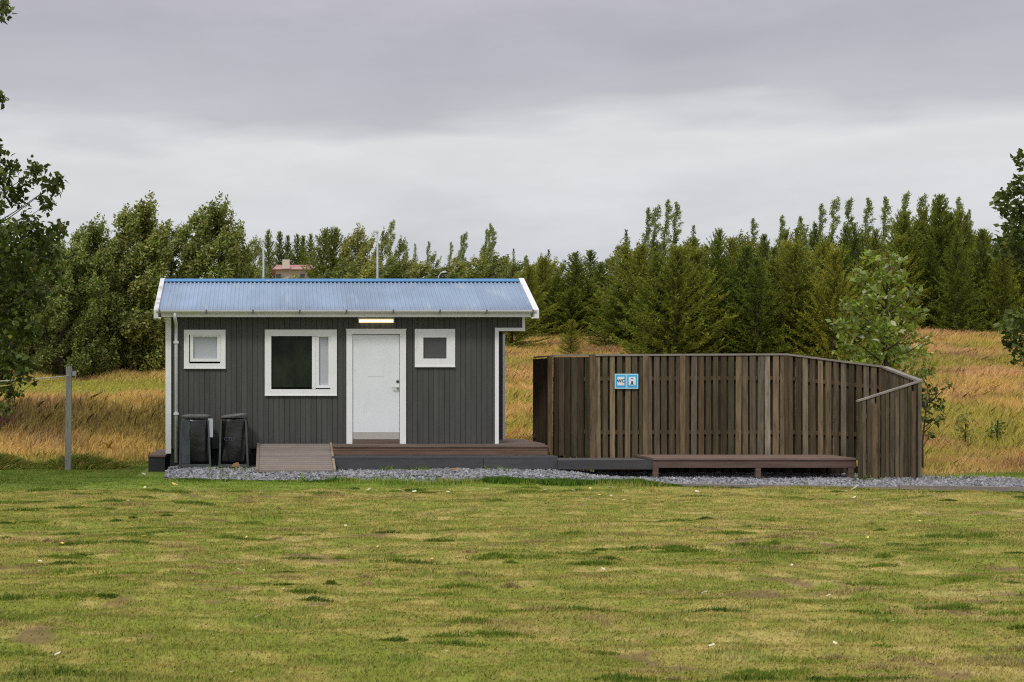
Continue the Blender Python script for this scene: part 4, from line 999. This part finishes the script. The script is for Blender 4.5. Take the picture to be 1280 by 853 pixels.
def proto_bush(seed, H=5.0, width=1.5, ncl=34, leaf=.13, per=520, wind=.35, low=.06):
    r = np.random.default_rng(seed); b_ = MB(); Vs, Cs, tops = [], [], []
    tr = [(0, 0, -.15), (.05, 0, H * .25), (.12 * wind, 0, H * .5), (.3 * wind, 0, H * .78)]
    b_.tube(tr, [.10, .08, .055, .02], 7)
    for k in range(ncl):
        t = low + (1 - low) * (k + .5) / ncl; an = r.uniform(0, 6.28)
        prof_ = math.sin(math.pi * min(1, .15 + .85 * t) ** .9) ** .55 if t < .97 else .3
        R_ = width * prof_ * r.uniform(.45, 1.0)
        rad = width * r.uniform(.17, .30) * (1.15 if ncl < 60 else .92) * (1.15 - .45 * t)
        c = np.array([math.cos(an) * R_ + wind * .5 * t * t, math.sin(an) * R_, (t * H * .93)])
        tops.append(c)
        nn = int(per * (rad / .5) ** 2)
        d = rand_unit(r, nn); q = r.random(nn) ** .5
        P = c + d * q[:, None] * np.array([rad, rad, rad * 1.25]); P[:, 0] += (P[:, 2] - c[2]) * wind
        V, C = leaves(P, leaf, r, (.6 * wind, 0, .35), (0, 0, .4), .55, (.6, 1.4)); Vs.append(V); Cs.append(C * r.uniform(.78, 1.22))
        # wispy shoots out of the top of each clump
        ms = int(nn * .34); s = r.random(ms); dirv = np.array([.25 + .5 * wind + r.normal(0, .2), r.normal(0, .2), .9])
        P = c + dirv * (s * rad * 2.3)[:, None] + r.normal(0, .05, (ms, 3)); V, C = leaves(P, leaf * .9, r, (.6 * wind, 0, .5), (0, 0, .4), .5, (.7, 1.5)); Vs.append(V); Cs.append(C)
    branch_mesh(b_, tr, [tuple(c) for c in tops], r, .035)
    return b_, np.concatenate(Vs), np.concatenate(Cs)

PROTO = {}
def reg(key, built, mat, H):
    b_, V, C = built
    PROTO.setdefault(key, []).append((b_, npmesh('crown', V, C, mat), H, [None]))
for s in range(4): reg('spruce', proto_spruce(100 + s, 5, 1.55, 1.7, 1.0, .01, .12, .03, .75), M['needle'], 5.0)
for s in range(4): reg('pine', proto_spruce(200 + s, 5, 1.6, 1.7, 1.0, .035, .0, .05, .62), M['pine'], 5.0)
for s in range(3): reg('thin_spruce', proto_spruce(300 + s, 6, .8, .8, 1.0, .0, .1, .05, .9), M['needle'], 6.0)
for s in range(3): reg('spire', proto_spire(400 + s), M['leaf_spire'], 6.0)
for s in range(3): reg('bush', proto_bush(500 + s, 5, 1.25, 30, .14, 430, .25), M['leaf_bush'], 5.0)
for s in range(3): reg('willow', proto_bush(600 + s, 6, 1.6, 95, .12, 760, .30), M['leaf_willow'], 6.0)

NAMES = {'spruce': 'spruce_tree', 'pine': 'pine_tree', 'thin_spruce': 'spruce_tree', 'spire': 'poplar_tree', 'bush': 'birch_tree', 'willow': 'willow_tree'}
used = set()
def plant(kind, px, top, Y, label, group=None, wpx=None, var=None, rot=None, lean_y=0):
    x0 = wx(px, Y); z0 = gz(x0, Y) - .05; H = wz(top, Y) - z0
    i = var if var is not None else random.randrange(len(PROTO[kind])); b_, cm, H0, tm = PROTO[kind][i]
    t = bpy.data.objects.new(NAMES[kind], None); COL.objects.link(t); t.location = (x0, Y, z0); t.empty_display_size = .2
    s = H / H0; sw = s if wpx is None else wpx
    t.scale = (sw, sw, s); 
    t.rotation_euler = (0, 0, rot if rot is not None else (random.uniform(-.5, .5) if kind in ('spire', 'bush', 'willow', 'pine') else random.uniform(0, 6.28)))
    tag(t, label, 'tree', group)
    if tm[0] is None:
        me = bpy.data.meshes.new('trunk'); me.from_pydata(b_.v, [], b_.f); me.materials.append(M['bark']); tm[0] = me
    for nm, me in (('trunk', tm[0]), ('crown', cm)):
        c = bpy.data.objects.new(nm, me); COL.objects.link(c); c.parent = t
    return t
ORD = ['first', 'second', 'third', 'fourth', 'fifth', 'sixth', 'seventh', 'eighth', 'ninth', 'tenth', 'eleventh', 'twelfth', 'thirteenth', 'fourteenth', 'fifteenth', 'sixteenth', 'seventeenth', 'eighteenth', 'nineteenth', 'twentieth']
def row(lst, anchors, fmt, group):
    lst = sorted(lst, key=lambda q: q[1]); cnt = {}
    for q in lst:
        a = [n_ for x_, n_ in anchors if q[1] >= x_][-1]; cnt[a] = cnt.get(a, 0) + 1
        kind, px, top, Y = q[:4]
        plant(kind, px, top, Y, fmt.format(o=ORD[cnt[a] - 1], a=a, k={'spruce': 'dark spruce', 'pine': 'olive pine', 'thin_spruce': 'thin dark spruce', 'spire': 'pale poplar', 'bush': 'bushy birch', 'willow': 'willow'}[kind]), group, *q[4:])

ANC = [(0, "right of the blue roof's end"), (785, 'right of the blue sign'), (850, 'right of the four tall poplars'), (982, "right of the fence's highest point"), (1108, "right of the leafy sapling")]
env = lambda pts, x: float(np.interp(x, [p[0] for p in pts], [p[1] for p in pts]))
E1 = [(640, 352), (700, 335), (760, 335), (800, 325), (850, 322), (900, 312), (950, 325), (1000, 315), (1050, 322), (1100, 318), (1160, 300), (1200, 290), (1250, 300), (1300, 300)]
rr = random.Random(3); L1 = []; x = 644
while x < 1290:
    yb_ = (59 if 672 < x < 765 else 54.5) + rr.uniform(-2, 2) if x < 815 else (46.5 + rr.uniform(-1.5, 2.5) if x < 1120 else 62 + rr.uniform(-1, 2))
    L1.append((rr.choice(['pine', 'pine', 'spruce', 'pine', 'spruce'] if x < 1110 else ['spruce', 'spruce', 'pine']), x + rr.uniform(-6, 6), env(E1, x) + rr.uniform(-26, 30), yb_ + rr.uniform(-1.5, 1.5), rr.uniform(.66, 1.08))); x += rr.uniform(11, 20)
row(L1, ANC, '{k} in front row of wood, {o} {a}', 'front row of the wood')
E2 = [(640, 335), (660, 325), (686, 318), (720, 325), (745, 318), (765, 312), (790, 304), (830, 300), (868, 296), (900, 292), (935, 282), (960, 300), (985, 290), (1010, 284), (1040, 280), (1065, 275), (1100, 275), (1150, 262), (1180, 256), (1210, 280), (1230, 300), (1300, 290)]
L2 = []; x = 640
while x < 1300:
    L2.append((rr.choice(['pine', 'pine', 'spruce', 'spire', 'bush', 'bush']), x + rr.uniform(-5, 5), env(E2, x) + rr.uniform(-10, 18), 66 + rr.uniform(-2.5, 3), rr.uniform(.6, 1.0))); x += rr.uniform(10, 18)
row(L2, ANC, '{k} in second row of wood, {o} {a}', 'second row of the wood')
for px, top, Y, lb2 in ((686, 312, 68, 'thin dark spruce rising highest just right of the blue roof'), (783, 288, 70, 'thin dark spruce standing left of the tall poplar group above the sign'), (867, 282, 70, 'slim dark spruce tip standing right of the poplar group above the sign')):
    plant('thin_spruce', px, top, Y, lb2)
SP = [(803, 263, 64), (813, 260, 65), (827, 253, 64.5), (838, 255, 65.5)]
row([('spire', a, b2, c) for a, b2, c in SP], [(0, 'above the blue sign')], 'tall pale poplar of the close group of four, {o} from left {a}', 'close group of poplars')
SP2 = [(935, 276), (971, 272), (997, 272), (1019, 258), (1036, 250), (1056, 250), (1077, 250), (1100, 248), (1127, 242), (1145, 246), (1163, 252), (1190, 250)]
row([('spire', a, b2, 69 + (i % 3)) for i, (a, b2) in enumerate(SP2)], [(0, 'from left along the right skyline')], 'slender pale poplar spire rising behind the pines, {o} {a}', 'poplar spires on the skyline')
plant('spruce', 1174, 246, 63.5, 'broad dark spruce towering at the right end of the wood', wpx=1.15)
plant('spruce', 1130, 268, 63, 'broad dark spruce left of the towering spruce at the right end', wpx=1.05)
plant('thin_spruce', 1212, 262, 66, 'sparse thin spruce right of the towering spruce', wpx=.6)
plant('spruce', 1262, 292, 64, 'dark spruce behind the boughs at the right edge', wpx=1.4)
plant('pine', 713, 401, 49.5, 'lone small young conifer in the dry grass before the wood', wpx=.36)
# left group
WL = [('willow', 165, 250, 51, 1.18, None, None), ('willow', 258, 252, 52, 1.18, None, None), ('willow', 108, 276, 50, .95, None, None), ('willow', 76, 296, 48.5, .9, None, None), ('willow', 212, 275, 54, 1.05, None, None), ('willow', 45, 292, 52, 1.15, None, None), ('willow', -15, 280, 51, 1.15, None, None), ('willow', 135, 300, 56, 1.1, None, None), ('willow', 300, 310, 55, .7, None, None)]
row(WL, [(-500, 'from the left edge')], 'wind-bent silvery green willow left of the hut roof, {o} {a}', 'willows left of the hut')
# trees far behind the roof
FAR = [('thin_spruce', 303, 284, 88, 1.5), ('bush', 318, 298, 100, .8), ('spruce', 336, 289, 134, 1.05), ('spruce', 350, 291, 136, 1.05), ('spruce', 360, 296, 138, 1.05), ('spruce', 371, 294, 136, 1.05), ('spruce', 379, 296, 140, 1.05), ('spruce', 389, 294, 135, 1.05), ('pine', 403, 290, 98), ('pine', 415, 288, 97), ('bush', 436, 292, 96), ('bush', 445, 280, 95), ('bush', 460, 295, 97), ('spire', 485, 277, 100), ('bush', 477, 287, 104, .8), ('bush', 499, 297, 102, .8), ('thin_spruce', 519, 305, 120), ('spire', 532, 303, 122), ('bush', 541, 316, 118, .8), ('spire', 560, 304, 110), ('bush', 570, 318, 105), ('spire', 577, 292, 104), ('spire', 573, 296, 105), ('spire', 608, 281, 100), ('spire', 604, 288, 101), ('spire', 612, 287, 101), ('bush', 600, 308, 104), ('thin_spruce', 642, 311, 110), ('bush', 630, 322, 108), ('bush', 655, 324, 100)]
FA2 = [(0, 'right of the left willows'), (397, 'right of the red-roofed house'), (473, 'right of the taller lamp post'), (551, 'right of the hooked street lamp')]
row(FAR, FA2, 'far {k} seen over the blue roof, {o} {a}', 'far trees above the roof')
LOWB = [('bush', x_, t_, Y_, 1.5) for x_, t_, Y_ in ((312, 330, 84), (350, 346.5, 86), (366, 343, 84), (415, 332, 84), (425, 325, 82), (452, 330, 80), (482, 325, 82), (503, 322, 84), (524, 328, 82), (548, 332, 80), (568, 326, 82), (590, 322, 84), (614, 318, 82), (638, 328, 80), (660, 330, 76))]
row(LOWB, FA2, 'low {k} just above the roof ridge, {o} {a}', 'low bushes above the roof ridge')

# far house and lamp posts
YH = 118.0; hx0, hx1 = wx(340, YH), wx(396, YH); zr0, zr1 = wz(337.5, YH), wz(337, YH); hz0 = gz(hx0, YH)
ho = thing('distant_house', ((hx0 + hx1) / 2, YH + 3, hz0), 'distant cream house with a faded red roof among the trees', 'house')
b_ = MB(); b_.box(hx0 + .3, hx1 - .3, YH, YH + 6, hz0 - 1, zr0 + .2); b_.build('wall', M['cream'], ho)
b_ = MB(); b_.add([(hx0, YH - .5, zr0), (hx1, YH - .5, zr0), (hx1, YH + 6.5, zr0), (hx0, YH + 6.5, zr0), (hx0 + .4, YH + 3, wz(327.5, YH)), (hx1 - .4, YH + 3, wz(327.5, YH))], [(0, 3, 2, 1), (0, 1, 5, 4), (2, 3, 4, 5), (0, 4, 3), (1, 2, 5)]); rfh = b_.build('roof', M['redroof'], ho)
b_ = MB(); b_.box(wx(353, YH), wx(362, YH), YH - .35, YH + 1.2, wz(336.5, YH), wz(325, YH)); b_.build('chimney', M['cream'], rfh)
for px in (345, 375, 384):
    b_ = MB(); b_.box(wx(px, YH), wx(px + 6, YH), YH - .06, YH - .01, zr0 - 1.4, zr0 - .35); b_.build('window', M['greyglass'], ho)
for px, top, Y0, lb2 in ((329.3, 302, 75, 'plain pale grey lamp post left of the red-roofed house'), (471.8, 291, 75, 'taller pale grey lamp post right of the red-roofed house')):
    x0 = wx(px, Y0); z0 = gz(x0, Y0); o = thing('lamp_post', (x0, Y0, z0), lb2, 'lamp post', 'pale lamp posts')
    b_ = MB(); b_.tube([(x0, Y0, z0 - .2), (x0, Y0, wz(top, Y0))], [.075, .045], 8); b_.build('pole', M['lampsteel'], o)
    b_ = MB(); b_.box(x0 - .22, x0 + .06, Y0 - .08, Y0 + .08, wz(top, Y0), wz(top, Y0) + .10); b_.build('lamp_head', M['lamphead'], o)
Y0 = 70; x0 = wx(547.5, Y0); z0 = gz(x0, Y0); o = thing('street_lamp', (x0, Y0, z0), 'small street lamp with a curved hooked neck above the roof ridge', 'street lamp')
zt_ = wz(340, Y0); b_ = MB(); b_.tube([(x0, Y0, z0 - .1), (x0, Y0, zt_ - .45), (x0 + .04, Y0, zt_ - .2), (x0 + .16, Y0, zt_ - .04), (x0 + .3, Y0, zt_)], [.05, .04, .035, .03, .03], 7); b_.build('pole', M['lampsteel'], o)
b_ = MB(); b_.hexa([(x0 + .2, Y0 - .07, zt_ - .05), (x0 + .42, Y0 - .07, zt_ - .03), (x0 + .42, Y0 + .07, zt_ - .03), (x0 + .2, Y0 + .07, zt_ - .05)], [(x0 + .22, Y0 - .05, zt_ + .04), (x0 + .38, Y0 - .05, zt_ + .05), (x0 + .38, Y0 + .05, zt_ + .05), (x0 + .22, Y0 + .05, zt_ + .04)]); b_.build('lamp_head', M['lamphead'], o)

# ------------------------------------------------------------------ sky and light
SUN_EL, SUN_AZ = 48, -28      # degrees; azimuth measured from behind the camera towards the left
w = bpy.data.worlds.new('World'); scene.world = w; w.use_nodes = True
nt = w.node_tree; nt.nodes.clear()
out = nt.nodes.new('ShaderNodeOutputWorld')
sky = nt.nodes.new('ShaderNodeTexSky'); sky.sky_type = 'NISHITA'; sky.sun_disc = False
sky.sun_elevation = math.radians(SUN_EL); sky.sun_rotation = math.radians(180 + SUN_AZ * -1)
bg1 = nt.nodes.new('ShaderNodeBackground'); nt.links.new(sky.outputs[0], bg1.inputs[0]); bg1.inputs[1].default_value = .06
tc = nt.nodes.new('ShaderNodeTexCoord'); sp = nt.nodes.new('ShaderNodeSeparateXYZ'); nt.links.new(tc.outputs['Generated'], sp.inputs[0])
def math_(op, a, b2=None, c=None):
    m_ = nt.nodes.new('ShaderNodeMath'); m_.operation = op
    for i, v in enumerate((a, b2, c)):
        if v is None: continue
        if isinstance(v, (int, float)): m_.inputs[i].default_value = v
        else: nt.links.new(v, m_.inputs[i])
    return m_.outputs[0]
mp = nt.nodes.new('ShaderNodeMapping'); mp.inputs['Scale'].default_value = (2.2, 2.2, 13); nt.links.new(tc.outputs['Generated'], mp.inputs[0])
nz = nt.nodes.new('ShaderNodeTexNoise'); nz.inputs['Scale'].default_value = 1.5; nz.inputs['Detail'].default_value = 5; nz.inputs['Roughness'].default_value = .5; nt.links.new(mp.outputs[0], nz.inputs['Vector'])
mp2 = nt.nodes.new('ShaderNodeMapping'); mp2.inputs['Scale'].default_value = (5, 5, 17); nt.links.new(tc.outputs['Generated'], mp2.inputs[0])
nz2 = nt.nodes.new('ShaderNodeTexNoise'); nz2.inputs['Scale'].default_value = 1.4; nz2.inputs['Detail'].default_value = 6; nz2.inputs['Roughness'].default_value = .55; nt.links.new(mp2.outputs[0], nz2.inputs['Vector'])
el = math_('ADD', sp.outputs[2], math_('MULTIPLY', math_('SUBTRACT', nz.outputs[0], .5), .10))
el = math_('ADD', el, math_('MULTIPLY', math_('SUBTRACT', nz2.outputs[0], .5), .035))
rp_ = nt.nodes.new('ShaderNodeValToRGB'); els = rp_.color_ramp.elements
stops = [(0, (.60, .62, .665)), (.085, (.62, .635, .675)), (.125, (.72, .722, .738)), (.168, (.765, .765, .772)), (.188, (.56, .555, .60)), (.235, (.49, .482, .545)), (.27, (.52, .508, .57)), (.36, (.62, .61, .67)), (.7, (1.05, 1.05, 1.10)), (1, (1.3, 1.3, 1.36))]
while len(els) < len(stops): els.new(.5)
for e_, (p, c) in zip(els, stops): e_.position = p; e_.color = (*c, 1)
nt.links.new(el, rp_.inputs[0])
vr = nt.nodes.new('ShaderNodeMapRange'); vr.inputs[1].default_value = .3; vr.inputs[2].default_value = .7; vr.inputs[3].default_value = .925; vr.inputs[4].default_value = 1.075; nt.links.new(nz2.outputs[0], vr.inputs[0])
mm = nt.nodes.new('ShaderNodeMix'); mm.data_type = 'RGBA'; mm.blend_type = 'MULTIPLY'; mm.inputs[0].default_value = 1; nt.links.new(rp_.outputs[0], mm.inputs[6]); nt.links.new(vr.outputs[0], mm.inputs[7])
bg2 = nt.nodes.new('ShaderNodeBackground'); nt.links.new(mm.outputs[2], bg2.inputs[0]); bg2.inputs[1].default_value = 1.0
mx = nt.nodes.new('ShaderNodeMixShader'); mx.inputs[0].default_value = .93; nt.links.new(bg1.outputs[0], mx.inputs[1]); nt.links.new(bg2.outputs[0], mx.inputs[2])
nt.links.new(mx.outputs[0], out.inputs[0])

sl = bpy.data.lights.new('sun', 'SUN'); sl.energy = 1.5; sl.angle = math.radians(11); sl.color = (1, .96, .90)
so_ = bpy.data.objects.new('sun', sl); COL.objects.link(so_); so_.location = (-10, -10, 20)
d = Vector((-math.sin(math.radians(SUN_AZ)) * math.cos(math.radians(SUN_EL)) * -1, -math.cos(math.radians(SUN_AZ)) * math.cos(math.radians(SUN_EL)), math.sin(math.radians(SUN_EL))))
so_.rotation_euler = d.to_track_quat('Z', 'Y').to_euler()

# ------------------------------------------------------------------ camera
cam = bpy.data.cameras.new('camera'); co_ = bpy.data.objects.new('camera', cam); COL.objects.link(co_)
co_.location = (0, 0, EYE); co_.rotation_euler = (math.pi / 2, 0, 0)
cam.sensor_width = 36; cam.lens = F / 1280 * 36; cam.shift_x = (640 - PX0) / 1280; cam.shift_y = (PY0 - 426.5) / 1280
cam.clip_start = .1; cam.clip_end = 3000
cam.dof.use_dof = True; cam.dof.focus_distance = 26; cam.dof.aperture_fstop = 9.0
scene.camera = co_
scene.view_settings.view_transform = 'Standard'; scene.view_settings.look = 'None'; scene.view_settings.exposure = 0; scene.view_settings.gamma = 1
scene.render.engine = 'CYCLES'; scene.cycles.use_denoising = False; scene.cycles.pixel_filter_type = 'BLACKMAN_HARRIS'; scene.cycles.filter_width = 1.15
scene.cycles.max_bounces = 6; scene.cycles.diffuse_bounces = 3; scene.cycles.transparent_max_bounces = 4
